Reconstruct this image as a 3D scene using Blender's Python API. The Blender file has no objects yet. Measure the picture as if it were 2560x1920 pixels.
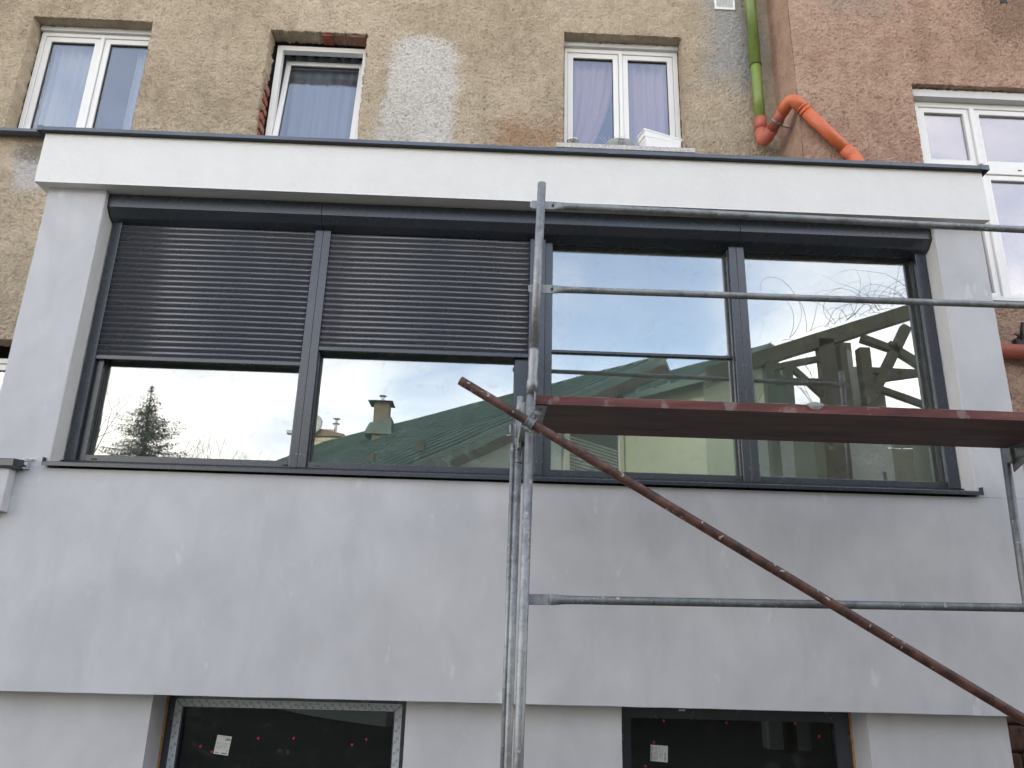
import bpy, bmesh, math, random
from mathutils import Vector, Matrix, noise
random.seed(7)
S = bpy.context.scene
COL = S.collection
R = math.radians

# ------------------------------------------------------------------ camera
cam = bpy.data.cameras.new("camera")
cam.sensor_fit = 'HORIZONTAL'; cam.sensor_width = 36.0
cam.lens = 36.0 * 1960.0 / 2560.0
cam.clip_end = 2000
co = bpy.data.objects.new("camera", cam); COL.objects.link(co)
def _rz(a): return Matrix.Rotation(a, 3, 'Z')
M3 = _rz(R(-1.44504)) @ Matrix.Rotation(R(18.0793), 3, 'X') @ Matrix.Rotation(R(-1.55308), 3, 'Y')
right, fwd, up = M3 @ Vector((1, 0, 0)), M3 @ Vector((0, 1, 0)), M3 @ Vector((0, 0, 1))
mw = Matrix((right, up, -fwd)).transposed().to_4x4()
mw.translation = Vector((3.338, -5.187, 1.6))
co.matrix_world = mw
S.camera = co

# ------------------------------------------------------------------ light
SUN_EL, SUN_AZ = R(23), R(-25)          # azimuth clockwise from +Y
sd = Vector((math.sin(SUN_AZ) * math.cos(SUN_EL), math.cos(SUN_AZ) * math.cos(SUN_EL), math.sin(SUN_EL)))
sl = bpy.data.lights.new("sun", 'SUN'); sl.energy = 1.2; sl.angle = R(12); sl.color = (1, .90, .78)
so = bpy.data.objects.new("sun", sl); COL.objects.link(so)
so.rotation_euler = sd.to_track_quat('Z', 'Y').to_euler(); so.location = (0, -20, 40)

W = bpy.data.worlds.new("World"); S.world = W; W.use_nodes = True
nt = W.node_tree; nt.nodes.clear()
def N(t, kind, **kw):
    n = t.nodes.new(kind)
    for k, v in kw.items():
        if k.startswith('i_'): n.inputs[k[2:].replace('_', ' ')].default_value = v
        else: setattr(n, k, v)
    return n
def L(t, a, b): t.links.new(a, b)
out = N(nt, 'ShaderNodeOutputWorld')
sky = N(nt, 'ShaderNodeTexSky', sky_type='NISHITA', sun_disc=False, sun_elevation=SUN_EL, sun_rotation=SUN_AZ, altitude=300, air_density=1.0, dust_density=1.0, ozone_density=2.0)
bg1 = N(nt, 'ShaderNodeBackground'); bg1.inputs['Strength'].default_value = 0.15
L(nt, sky.outputs[0], bg1.inputs[0])
geo = N(nt, 'ShaderNodeTexCoord')
sep = N(nt, 'ShaderNodeSeparateXYZ'); L(nt, geo.outputs['Generated'], sep.inputs[0])
def math_n(t, op, a, b=None, c=None, clamp=False):
    n = t.nodes.new('ShaderNodeMath'); n.operation = op; n.use_clamp = clamp
    for i, v in enumerate((a, b, c)):
        if v is None: continue
        if isinstance(v, (int, float)): n.inputs[i].default_value = v
        else: t.links.new(v, n.inputs[i])
    return n.outputs[0]
# cloud sheet: project the view direction on a plane overhead
zc = math_n(nt, 'MAXIMUM', sep.outputs['Z'], 0.03)
zc = math_n(nt, 'ADD', zc, 0.18)
cx = math_n(nt, 'DIVIDE', sep.outputs['X'], zc); cy = math_n(nt, 'DIVIDE', sep.outputs['Y'], zc)
cmb = N(nt, 'ShaderNodeCombineXYZ'); L(nt, cx, cmb.inputs[0]); L(nt, cy, cmb.inputs[1]); cmb.inputs[2].default_value = 42.7
nz = N(nt, 'ShaderNodeTexNoise'); nz.inputs['Scale'].default_value = 0.85; nz.inputs['Detail'].default_value = 9; nz.inputs['Roughness'].default_value = .58; nz.inputs['Distortion'].default_value = .5
L(nt, cmb.outputs[0], nz.inputs['Vector'])
lo = math_n(nt, 'MULTIPLY', sep.outputs['Z'], -0.75)          # fewer clouds overhead, more toward the horizon
m = math_n(nt, 'ADD', nz.outputs['Fac'], lo)
CL_OFF = 0.06
m = math_n(nt, 'ADD', m, CL_OFF)
mr_ = N(nt, 'ShaderNodeMapRange', interpolation_type='SMOOTHSTEP'); mr_.inputs['From Min'].default_value = .10; mr_.inputs['From Max'].default_value = .50
L(nt, m, mr_.inputs[0])
nz2 = N(nt, 'ShaderNodeTexNoise'); nz2.inputs['Scale'].default_value = 2.2; nz2.inputs['Detail'].default_value = 6
L(nt, cmb.outputs[0], nz2.inputs['Vector'])
rmp = N(nt, 'ShaderNodeValToRGB'); rmp.color_ramp.elements[0].position = .38; rmp.color_ramp.elements[0].color = (.66, .62, .60, 1)
rmp.color_ramp.elements[1].position = .62; rmp.color_ramp.elements[1].color = (1, .915, .81, 1)
L(nt, nz2.outputs['Fac'], rmp.inputs[0])
bg2 = N(nt, 'ShaderNodeBackground'); bg2.inputs['Strength'].default_value = 1.85; L(nt, rmp.outputs[0], bg2.inputs[0])
mx = N(nt, 'ShaderNodeMixShader'); L(nt, math_n(nt, 'MULTIPLY_ADD', mr_.outputs[0], .84, .16), mx.inputs[0]); L(nt, bg1.outputs[0], mx.inputs[1]); L(nt, bg2.outputs[0], mx.inputs[2])
L(nt, mx.outputs[0], out.inputs[0])
S.view_settings.view_transform = 'Standard'; S.view_settings.look = 'None'; S.view_settings.gamma = 1; S.view_settings.exposure = 1.5
S.view_settings.use_curve_mapping = False

# ------------------------------------------------------------------ materials
def new_mat(name):
    m = bpy.data.materials.new(name); m.use_nodes = True
    return m, m.node_tree, m.node_tree.nodes['Principled BSDF']
def ramp(t, fac, stops):
    r = t.nodes.new('ShaderNodeValToRGB'); e = r.color_ramp.elements
    while len(e) < len(stops): e.new(.5)
    for i, (p, c) in enumerate(stops): e[i].position = p; e[i].color = (*c, 1)
    t.links.new(fac, r.inputs[0]); return r.outputs[0]
def tnoise(t, scale, detail=4, rough=.5, dist=0, stretch=None, seed=0):
    g = t.nodes.new('ShaderNodeNewGeometry'); mp = t.nodes.new('ShaderNodeMapping')
    if stretch: mp.inputs['Scale'].default_value = stretch
    mp.inputs['Location'].default_value = (seed, seed * 1.7, seed * .6)
    t.links.new(g.outputs['Position'], mp.inputs[0])
    n = t.nodes.new('ShaderNodeTexNoise'); n.inputs['Scale'].default_value = scale; n.inputs['Detail'].default_value = detail
    n.inputs['Roughness'].default_value = rough; n.inputs['Distortion'].default_value = dist
    t.links.new(mp.outputs[0], n.inputs['Vector']); return n.outputs['Fac']
def mixc(t, fac, a, b):
    n = t.nodes.new('ShaderNodeMix'); n.data_type = 'RGBA'
    if isinstance(fac, (int, float)): n.inputs[0].default_value = fac
    else: t.links.new(fac, n.inputs[0])
    for i, v in ((6, a), (7, b)):
        if isinstance(v, tuple): n.inputs[i].default_value = (*v, 1)
        else: t.links.new(v, n.inputs[i])
    return n.outputs[2]
def bump(t, p, h, strength, dist):
    b = t.nodes.new('ShaderNodeBump'); b.inputs['Strength'].default_value = strength; b.inputs['Distance'].default_value = dist
    t.links.new(h, b.inputs['Height']); t.links.new(b.outputs[0], p.inputs['Normal'])
def smooth(t, v, a, b):
    n = t.nodes.new('ShaderNodeMapRange'); n.interpolation_type = 'SMOOTHSTEP'
    n.inputs['From Min'].default_value = a; n.inputs['From Max'].default_value = b
    t.links.new(v, n.inputs[0]); return n.outputs[0]
def patch(t, cx, cz, hx, hz, soft=.12, amp=.35, seed=1, scale=3.0):
    """mask of a paint or plaster patch with a ragged edge on a wall in the x-z plane"""
    g = t.nodes.new('ShaderNodeNewGeometry'); s = t.nodes.new('ShaderNodeSeparateXYZ'); t.links.new(g.outputs['Position'], s.inputs[0])
    dx = math_n(t, 'SUBTRACT', math_n(t, 'ABSOLUTE', math_n(t, 'SUBTRACT', s.outputs['X'], cx)), hx)
    dz = math_n(t, 'SUBTRACT', math_n(t, 'ABSOLUTE', math_n(t, 'SUBTRACT', s.outputs['Z'], cz)), hz)
    d = math_n(t, 'SMOOTH_MAX', dx, dz, .15)
    n1 = math_n(t, 'MULTIPLY', math_n(t, 'SUBTRACT', tnoise(t, scale, 3, seed=seed), .5), amp)
    n2 = math_n(t, 'MULTIPLY', math_n(t, 'SUBTRACT', tnoise(t, 45, 3, .6, seed=seed), .5), soft * 2.2)
    d = math_n(t, 'ADD', math_n(t, 'ADD', d, n1), n2)
    inv = math_n(t, 'MULTIPLY', d, -1)
    return smooth(t, inv, -soft * .5, soft * .5)

def roughcast(name, c_lo, c_mid, c_hi, patches=()):
    m, t, p = new_mat(name)
    big = tnoise(t, .9, 5, .6, .3); mid = tnoise(t, 7, 4, .6, seed=3); fine = tnoise(t, 56, 3, .7, .6, seed=9)
    v = math_n(t, 'ADD', math_n(t, 'MULTIPLY', big, .55), math_n(t, 'MULTIPLY', mid, .45))
    c = ramp(t, v, [(.36, c_lo), (.5, c_mid), (.64, c_hi)])
    streak = tnoise(t, 2.2, 4, .6, .2, (1.6, 1, .25), 5)
    c = mixc(t, math_n(t, 'MULTIPLY', smooth(t, streak, .52, .72), .30), c, tuple(x * .72 for x in c_lo))
    for (cx_, cz_, hx, hz, soft, amp, sd_, col) in patches:
        c = mixc(t, patch(t, cx_, cz_, hx, hz, soft, amp, sd_), c, col)
    dark = smooth(t, fine, .43, .30)  # pebble relief shading painted into the colour: dark pits, light tops
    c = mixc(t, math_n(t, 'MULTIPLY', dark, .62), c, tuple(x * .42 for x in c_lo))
    lite = smooth(t, fine, .60, .72)
    c = mixc(t, math_n(t, 'MULTIPLY', lite, .45), c, tuple(min(1, x * 1.35) for x in c_hi))
    t.links.new(c, p.inputs['Base Color']); p.inputs['Roughness'].default_value = .95; p.inputs['Specular IOR Level'].default_value = .15
    h = math_n(t, 'ADD', fine, math_n(t, 'MULTIPLY', tnoise(t, 150, 2, .5, seed=4), .35))
    bump(t, p, h, 1.0, .022)
    return m
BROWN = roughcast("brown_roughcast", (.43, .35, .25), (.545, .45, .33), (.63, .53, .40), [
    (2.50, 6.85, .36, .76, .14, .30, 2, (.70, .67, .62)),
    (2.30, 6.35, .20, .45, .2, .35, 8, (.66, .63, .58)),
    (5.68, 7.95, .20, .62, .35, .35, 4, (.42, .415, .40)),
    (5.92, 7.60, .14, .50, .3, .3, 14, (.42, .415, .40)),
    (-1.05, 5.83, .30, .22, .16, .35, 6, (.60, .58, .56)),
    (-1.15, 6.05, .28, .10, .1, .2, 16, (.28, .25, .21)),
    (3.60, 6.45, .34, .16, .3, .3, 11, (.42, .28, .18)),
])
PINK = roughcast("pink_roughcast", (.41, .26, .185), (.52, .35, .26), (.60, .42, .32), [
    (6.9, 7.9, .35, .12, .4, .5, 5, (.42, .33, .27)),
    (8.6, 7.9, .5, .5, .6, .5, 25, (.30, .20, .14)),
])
def plaster(name, lo, hi, bs=260, bstr=.25, blotch=1.1, rough=.9, grain=None):
    m, t, p = new_mat(name)
    a = tnoise(t, blotch, 6, .62, .4); b = tnoise(t, blotch * 3.3, 5, .6, .6, (1, 1, .6), 5)
    v = math_n(t, 'ADD', math_n(t, 'MULTIPLY', a, .5), math_n(t, 'MULTIPLY', b, .5))
    c = ramp(t, v, [(.38, lo), (.62, hi)])
    if grain:
        sp = smooth(t, tnoise(t, 9, 2, .5, .2, (1, 1, .5), 12), .70, .76)
        c = mixc(t, math_n(t, 'MULTIPLY', sp, .35), c, tuple(min(1, x * 1.25) for x in hi))
        st = smooth(t, tnoise(t, 2.6, 4, .65, .4, (1.3, 1, .22), 21), .56, .72)
        c = mixc(t, math_n(t, 'MULTIPLY', st, .16), c, tuple(x * .8 for x in lo))
    t.links.new(c, p.inputs['Base Color']); p.inputs['Roughness'].default_value = rough; p.inputs['Specular IOR Level'].default_value = .25
    bump(t, p, math_n(t, 'ADD', tnoise(t, bs, 3, .6), math_n(t, 'MULTIPLY', tnoise(t, 14, 3, .5, seed=2), 1.5)), bstr, .004)
    return m
GREY = plaster("grey_primer_render", (.49, .492, .510), (.592, .592, .610), 180, .18, 1.0, grain=True)
WHITE = plaster("white_render", (.775, .765, .745), (.815, .81, .79), 150, .6, 1.3)
REVEAL = plaster("pale_reveal_render", (.60, .60, .595), (.66, .66, .655), 200, .5, 2)
CREAM = plaster("cream_render", (.58, .66, .59), (.66, .73, .66), 60, .2, .5)
OLIVE = plaster("olive_render", (.42, .47, .34), (.48, .53, .39), 60, .2, .5)
STONE = plaster("dark_rubble_plinth", (.05, .03, .022), (.14, .07, .045), 25, 1, 4)
def simple(name, col, rough=.5, metal=0, var=.12, scale=6, bstr=0, bscale=80, spec=.5, stretch=None, coat=0):
    m, t, p = new_mat(name)
    n = tnoise(t, scale, 5, .6, .2, stretch)
    t.links.new(ramp(t, n, [(.35, tuple(x * (1 - var) for x in col)), (.65, tuple(min(1, x * (1 + var)) for x in col))]), p.inputs['Base Color'])
    r = t.nodes.new('ShaderNodeMapRange'); r.inputs['To Min'].default_value = rough * .85; r.inputs['To Max'].default_value = min(1, rough * 1.15)
    t.links.new(tnoise(t, scale * 2.3, 4, seed=3), r.inputs[0]); t.links.new(r.outputs[0], p.inputs['Roughness'])
    p.inputs['Metallic'].default_value = metal; p.inputs['Specular IOR Level'].default_value = spec; p.inputs['Coat Weight'].default_value = coat
    if bstr: bump(t, p, tnoise(t, bscale, 3, .6, seed=8), bstr, .003)
    return m
ANTH = simple("anthracite_powder_coat", (.034, .042, .055), .27, .1, .10, 3, .05, 500, .8)
ANTH_S = simple("anthracite_shutter_paint", (.105, .112, .132), .27, .35, .05, 3, 0, 1, .8)
COPING = simple("slate_blue_sheet_metal", (.115, .135, .165), .42, .25, .12, 3, .1, 60)
PVC = simple("white_window_plastic", (.78, .78, .76), .32, 0, .03, 2)
PVC_D = simple("grey_gasket", (.06, .06, .06), .6)
ZINC = None
def galvanised(name, base=(.27, .285, .29)):
    m, t, p = new_mat(name)
    a = tnoise(t, 22, 5, .65, .8); b = tnoise(t, 6, 3, .5, seed=5)
    c = ramp(t, math_n(t, 'ADD', math_n(t, 'MULTIPLY', a, .6), math_n(t, 'MULTIPLY', b, .4)), [(.36, tuple(x * .62 for x in base)), (.5, base), (.62, tuple(x * 1.25 for x in base))])
    spot = smooth(t, tnoise(t, 38, 2, .4, .3, seed=17), .68, .72)
    c = mixc(t, spot, c, (.52, .50, .47))
    t.links.new(c, p.inputs['Base Color']); p.inputs['Metallic'].default_value = .55
    r = t.nodes.new('ShaderNodeMapRange'); r.inputs['To Min'].default_value = .32; r.inputs['To Max'].default_value = .62
    t.links.new(a, r.inputs[0]); t.links.new(math_n(t, 'MAXIMUM', r.outputs[0], math_n(t, 'MULTIPLY', spot, .9)), p.inputs['Roughness'])
    bump(t, p, math_n(t, 'ADD', tnoise(t, 120, 3, .6), math_n(t, 'MULTIPLY', spot, 1.5)), .35, .003)
    return m
GALV = galvanised("galvanised_steel")
GALV_D = galvanised("dull_galvanised_steel", (.20, .21, .215))
def painted_tube(name, base, dark, light):
    m, t, p = new_mat(name)
    a = tnoise(t, 14, 6, .65, .6); c = ramp(t, a, [(.36, dark), (.5, base), (.66, light)])
    spot = smooth(t, tnoise(t, 30, 2, .4, .5, seed=31), .665, .70)
    c = mixc(t, spot, c, (.42, .36, .33))
    t.links.new(c, p.inputs['Base Color']); p.inputs['Roughness'].default_value = .55; p.inputs['Metallic'].default_value = .1
    bump(t, p, math_n(t, 'ADD', tnoise(t, 90, 4, .6), math_n(t, 'MULTIPLY', spot, 2)), .4, .004)
    return m
BRACE = painted_tube("rusty_red_brown_paint", (.088, .040, .031), (.038, .022, .018), (.15, .075, .055))
def board_mat(name, base, dark, light, wear):
    m, t, p = new_mat(name)
    g = tnoise(t, 9, 6, .65, .4, (.16, 1, 1)); c = ramp(t, g, [(.34, dark), (.5, base), (.66, light)])
    w = smooth(t, tnoise(t, 7, 4, .6, .3, (1, 1, 1), 7), wear, wear + .07)
    c = mixc(t, math_n(t, 'MULTIPLY', w, .55), c, (.30, .24, .21))
    t.links.new(c, p.inputs['Base Color']); p.inputs['Roughness'].default_value = .7
    bump(t, p, g, .4, .004); return m
BOARD = board_mat("dark_brown_board_underside", (.095, .045, .034), (.05, .024, .02), (.135, .068, .052), .74)
BEDGE = board_mat("worn_red_board_edge", (.135, .040, .036), (.08, .028, .025), (.20, .085, .072), .54)
MORTAR = simple("dried_mortar", (.30, .29, .27), .95, 0, .2, 30, 1, 90)
GREENP = simple("moss_green_pipe_paint", (.175, .245, .055), .35, 0, .25, 5, .1, 60, .5, (1, 1, .3))
ORANGE = simple("orange_drain_plastic", (.62, .155, .06), .42, 0, .14, 5, .06, 60)
ORANGE2 = simple("faded_red_drain_plastic", (.42, .11, .07), .5, 0, .16, 6, .06, 60)
BLACK = simple("black_rubber", (.012, .012, .012), .6)
CHROME = simple("polished_tin", (.7, .7, .7), .18, .9)
GREYPL = simple("grey_plastic_planter", (.27, .29, .28), .6)
WHITEPL = simple("white_plastic_planter", (.82, .82, .80), .4, 0, .03)
GRANITE = simple("speckled_granite", (.48, .47, .45), .7, 0, .5, 120)
BRICK = simple("red_brick", (.30, .085, .05), .9, 0, .35, 18, .8, 60)
BRICK2 = simple("mortar_smeared_brick", (.27, .14, .095), .9, 0, .3, 18, .8, 60)
TAPE = simple("white_printed_film", (.50, .53, .56), .5, 0, .06, 20)
INKB = simple("dark_blue_ink", (.012, .03, .13), .6)
INK = simple("black_ink", (.03, .03, .035), .6)
PAPER = simple("sticker_paper", (.66, .66, .63), .6, 0, .03)
REDM = simple("red_marker", (.45, .02, .05), .6)
FOAM = simple("orange_building_foam", (.42, .24, .10), .9, 0, .3, 40, .8, 80)
ROOFG = simple("green_painted_roof_sheet", (.062, .115, .092), .42, .1, .3, 1.2, .1, 20)
SOFFIT = simple("dark_timber", (.05, .04, .022), .7, 0, .2, 5)
OLIVEB = simple("weathered_olive_timber", (.085, .09, .05), .7, 0, .25, 4)
CHIMR = simple("grey_chimney_render", (.16, .14, .09), .9, 0, .2, 8)
STEEL = simple("stainless_flue", (.45, .45, .45), .3, .8)
BLIND = simple("grey_venetian_slats", (.30, .33, .29), .5)
CREAMF = simple("cream_window_frame", (.55, .57, .45), .5, 0, .05)
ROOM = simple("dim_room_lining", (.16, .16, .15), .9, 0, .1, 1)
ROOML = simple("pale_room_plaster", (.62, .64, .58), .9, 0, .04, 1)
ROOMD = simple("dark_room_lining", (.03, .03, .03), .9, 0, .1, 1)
BARK = simple("bark", (.06, .05, .04), .9, 0, .3, 10)
NEEDLE = simple("spruce_needles", (.045, .065, .035), .7, 0, .45, 9)
LEAF = simple("evergreen_leaves", (.045, .075, .03), .6, 0, .4, 6)
TILE = simple("clay_roof", (.25, .10, .06), .8, 0, .2, 3)
CREAMBR = simple("cream_brick_face", (.60, .54, .38), .85, 0, .12, 6)
CREAMJ = simple("brown_mortar_joint", (.22, .17, .11), .9)

def glass_mat(name, refl, tint=(.75, .8, .78), gcol=(.95, .98, .99), wave=.004, dirt=.05):
    m = bpy.data.materials.new(name); m.use_nodes = True; t = m.node_tree; t.nodes.clear()
    o = t.nodes.new('ShaderNodeOutputMaterial')
    tr = t.nodes.new('ShaderNodeBsdfTransparent'); tr.inputs[0].default_value = (*tint, 1)
    gl = t.nodes.new('ShaderNodeBsdfGlossy'); gl.inputs['Color'].default_value = (*gcol, 1); gl.inputs['Roughness'].default_value = 0.0
    b = t.nodes.new('ShaderNodeBump'); b.inputs['Strength'].default_value = 1; b.inputs['Distance'].default_value = wave
    t.links.new(tnoise(t, 1.6, 1, .4, .3), b.inputs['Height']); t.links.new(b.outputs[0], gl.inputs['Normal'])
    mx = t.nodes.new('ShaderNodeMixShader'); mx.inputs[0].default_value = refl
    t.links.new(tr.outputs[0], mx.inputs[1]); t.links.new(gl.outputs[0], mx.inputs[2])
    df = t.nodes.new('ShaderNodeBsdfDiffuse'); df.inputs[0].default_value = (.55, .57, .55, 1)
    d1 = smooth(t, tnoise(t, 5, 6, .7, 1.2, seed=13), .52, .78)
    d2 = smooth(t, tnoise(t, 26, 3, .5, 2.0, (1, 1, .25), 41), .70, .76)
    dm = math_n(t, 'ADD', math_n(t, 'MULTIPLY', d1, dirt * 1.6), math_n(t, 'MULTIPLY', d2, dirt * 1.2))
    dm = math_n(t, 'ADD', dm, dirt * .35)
    m2 = t.nodes.new('ShaderNodeMixShader'); t.links.new(dm, m2.inputs[0]); t.links.new(mx.outputs[0], m2.inputs[1]); t.links.new(df.outputs[0], m2.inputs[2])
    t.links.new(m2.outputs[0], o.inputs[0]); return m
GLASS = glass_mat("coated_window_glass", .26, wave=.0005, dirt=.085)
GLASS_OLD = glass_mat("clear_window_glass", .175, (.82, .84, .86), (.9, .94, 1), .0004, .02)
GLASS_NB = glass_mat("neighbour_window_glass", .24, (.7, .7, .7), (.97, .95, 1), .0004, .05)
GLASS_DK = glass_mat("dusty_basement_glass", .05, (.3, .3, .3), (.8, .9, .95), .001, .04)
def sheer(name, col, tr):
    m = bpy.data.materials.new(name); m.use_nodes = True; t = m.node_tree; t.nodes.clear()
    o = t.nodes.new('ShaderNodeOutputMaterial'); d = t.nodes.new('ShaderNodeBsdfDiffuse'); d.inputs[0].default_value = (*col, 1)
    tl = t.nodes.new('ShaderNodeBsdfTranslucent'); tl.inputs[0].default_value = (*col, 1)
    tp = t.nodes.new('ShaderNodeBsdfTransparent'); a = t.nodes.new('ShaderNodeMixShader'); a.inputs[0].default_value = .3
    t.links.new(d.outputs[0], a.inputs[1]); t.links.new(tl.outputs[0], a.inputs[2])
    b = t.nodes.new('ShaderNodeMixShader'); b.inputs[0].default_value = tr; t.links.new(a.outputs[0], b.inputs[1]); t.links.new(tp.outputs[0], b.inputs[2])
    t.links.new(b.outputs[0], o.inputs[0]); return m
SHEER_W = sheer("white_sheer_cloth", (.9, .92, .95), .15)
SHEER_B = sheer("grey_blue_cloth", (.55, .62, .72), .05)
SHEER_P = sheer("pink_sheer_cloth", (1.0, .64, .60), .10)

# ------------------------------------------------------------------ mesh helpers
class MB:
    """collects shapes, then links them as ONE mesh object"""
    def __init__(s): s.v = []; s.f = []
    def add(s, vs, fs):
        o = len(s.v); s.v += [tuple(x) for x in vs]; s.f += [tuple(i + o for i in f) for f in fs]; return s
    def box(s, x0, x1, y0, y1, z0, z1):
        v = [(x, y, z) for z in (z0, z1) for y in (y0, y1) for x in (x0, x1)]
        return s.add(v, [(0, 2, 3, 1), (4, 5, 7, 6), (0, 1, 5, 4), (1, 3, 7, 5), (3, 2, 6, 7), (2, 0, 4, 6)])
    def prism_x(s, prof, x0, x1):
        """closed profile of (y, z) points extruded along x"""
        n = len(prof); v = [(x0, y, z) for y, z in prof] + [(x1, y, z) for y, z in prof]
        f = [(i, (i + 1) % n, (i + 1) % n + n, i + n) for i in range(n)]
        return s.add(v, f + [tuple(range(n - 1, -1, -1)), tuple(range(n, 2 * n))])
    def prism_y(s, prof, y0, y1):
        n = len(prof); v = [(x, y0, z) for x, z in prof] + [(x, y1, z) for x, z in prof]
        f = [(i, (i + 1) % n, (i + 1) % n + n, i + n) for i in range(n)]
        return s.add(v, f + [tuple(range(n - 1, -1, -1)), tuple(range(n, 2 * n))])
    def tube(s, pts, r, seg=16, caps=True, flat=None):
        pts = [Vector(p) for p in pts]; n = len(pts); rr = r if isinstance(r, (list, tuple)) else [r] * n
        rings = []; prev = None
        for i, p in enumerate(pts):
            d = (pts[min(i + 1, n - 1)] - pts[max(i - 1, 0)]).normalized()
            if prev is None:
                a = Vector((0, 0, 1)) if abs(d.z) < .9 else Vector((1, 0, 0)); u = d.cross(a).normalized()
            else: u = (prev - d * prev.dot(d)).normalized()
            prev = u; w = d.cross(u)
            k = flat[i] if flat else (1, 1)
            rings.append([p + u * math.cos(2 * math.pi * j / seg) * rr[i] * k[0] + w * math.sin(2 * math.pi * j / seg) * rr[i] * k[1] for j in range(seg)])
        v = [q for rg in rings for q in rg]
        f = [(i * seg + j, i * seg + (j + 1) % seg, (i + 1) * seg + (j + 1) % seg, (i + 1) * seg + j) for i in range(n - 1) for j in range(seg)]
        if caps: f += [tuple(range(seg - 1, -1, -1)), tuple(range((n - 1) * seg, n * seg))]
        return s.add(v, f)
    def mesh(s, name):
        me = bpy.data.meshes.new(name); me.from_pydata(s.v, [], s.f); me.update()
        bm = bmesh.new(); bm.from_mesh(me); bmesh.ops.recalc_face_normals(bm, faces=bm.faces); bm.to_mesh(me); bm.free()
        return me
    def build(s, name, mat, parent=None, bevel=0, smooth_=False, kind=None, label=None, local=False):
        me = s.mesh(name); o = bpy.data.objects.new(name, me); COL.objects.link(o)
        me.materials.append(mat)
        if smooth_:
            for p in me.polygons: p.use_smooth = len(p.vertices) <= 4
        if bevel:
            b = o.modifiers.new("bevel", 'BEVEL'); b.width = bevel; b.segments = 2; b.limit_method = 'ANGLE'; b.angle_limit = R(40)
        if parent is not None:
            o.parent = parent
            if not local:           # vertices were given in world space
                me.transform(world_of(parent).inverted())
        if kind: o['kind'] = kind
        if label: o['label'] = label
        return o
def world_of(o):
    m = o.matrix_basis.copy()
    while o.parent is not None:
        o = o.parent; m = o.matrix_basis @ m
    return m
def thing(name, label, cat, loc=(0, 0, 0), rz=0, group=None):
    o = bpy.data.objects.new(name, None); COL.objects.link(o); o.location = loc; o.rotation_euler = (0, 0, rz)
    o.empty_display_size = .2
    o['label'] = label; o['category'] = cat
    if group: o['group'] = group
    return o
def tag(o, label, cat, group=None):
    o['label'] = label; o['category'] = cat
    if group: o['group'] = group
    return o
def arc(c, a, b, r, n=8):
    """points of a fillet with centre c from direction a to b"""
    a = Vector(a).normalized(); b = Vector(b).normalized(); ang = a.angle(b); ax = a.cross(b).normalized()
    return [Vector(c) + (Matrix.Rotation(ang * i / n, 3, ax) @ a) * r for i in range(n + 1)]

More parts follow.
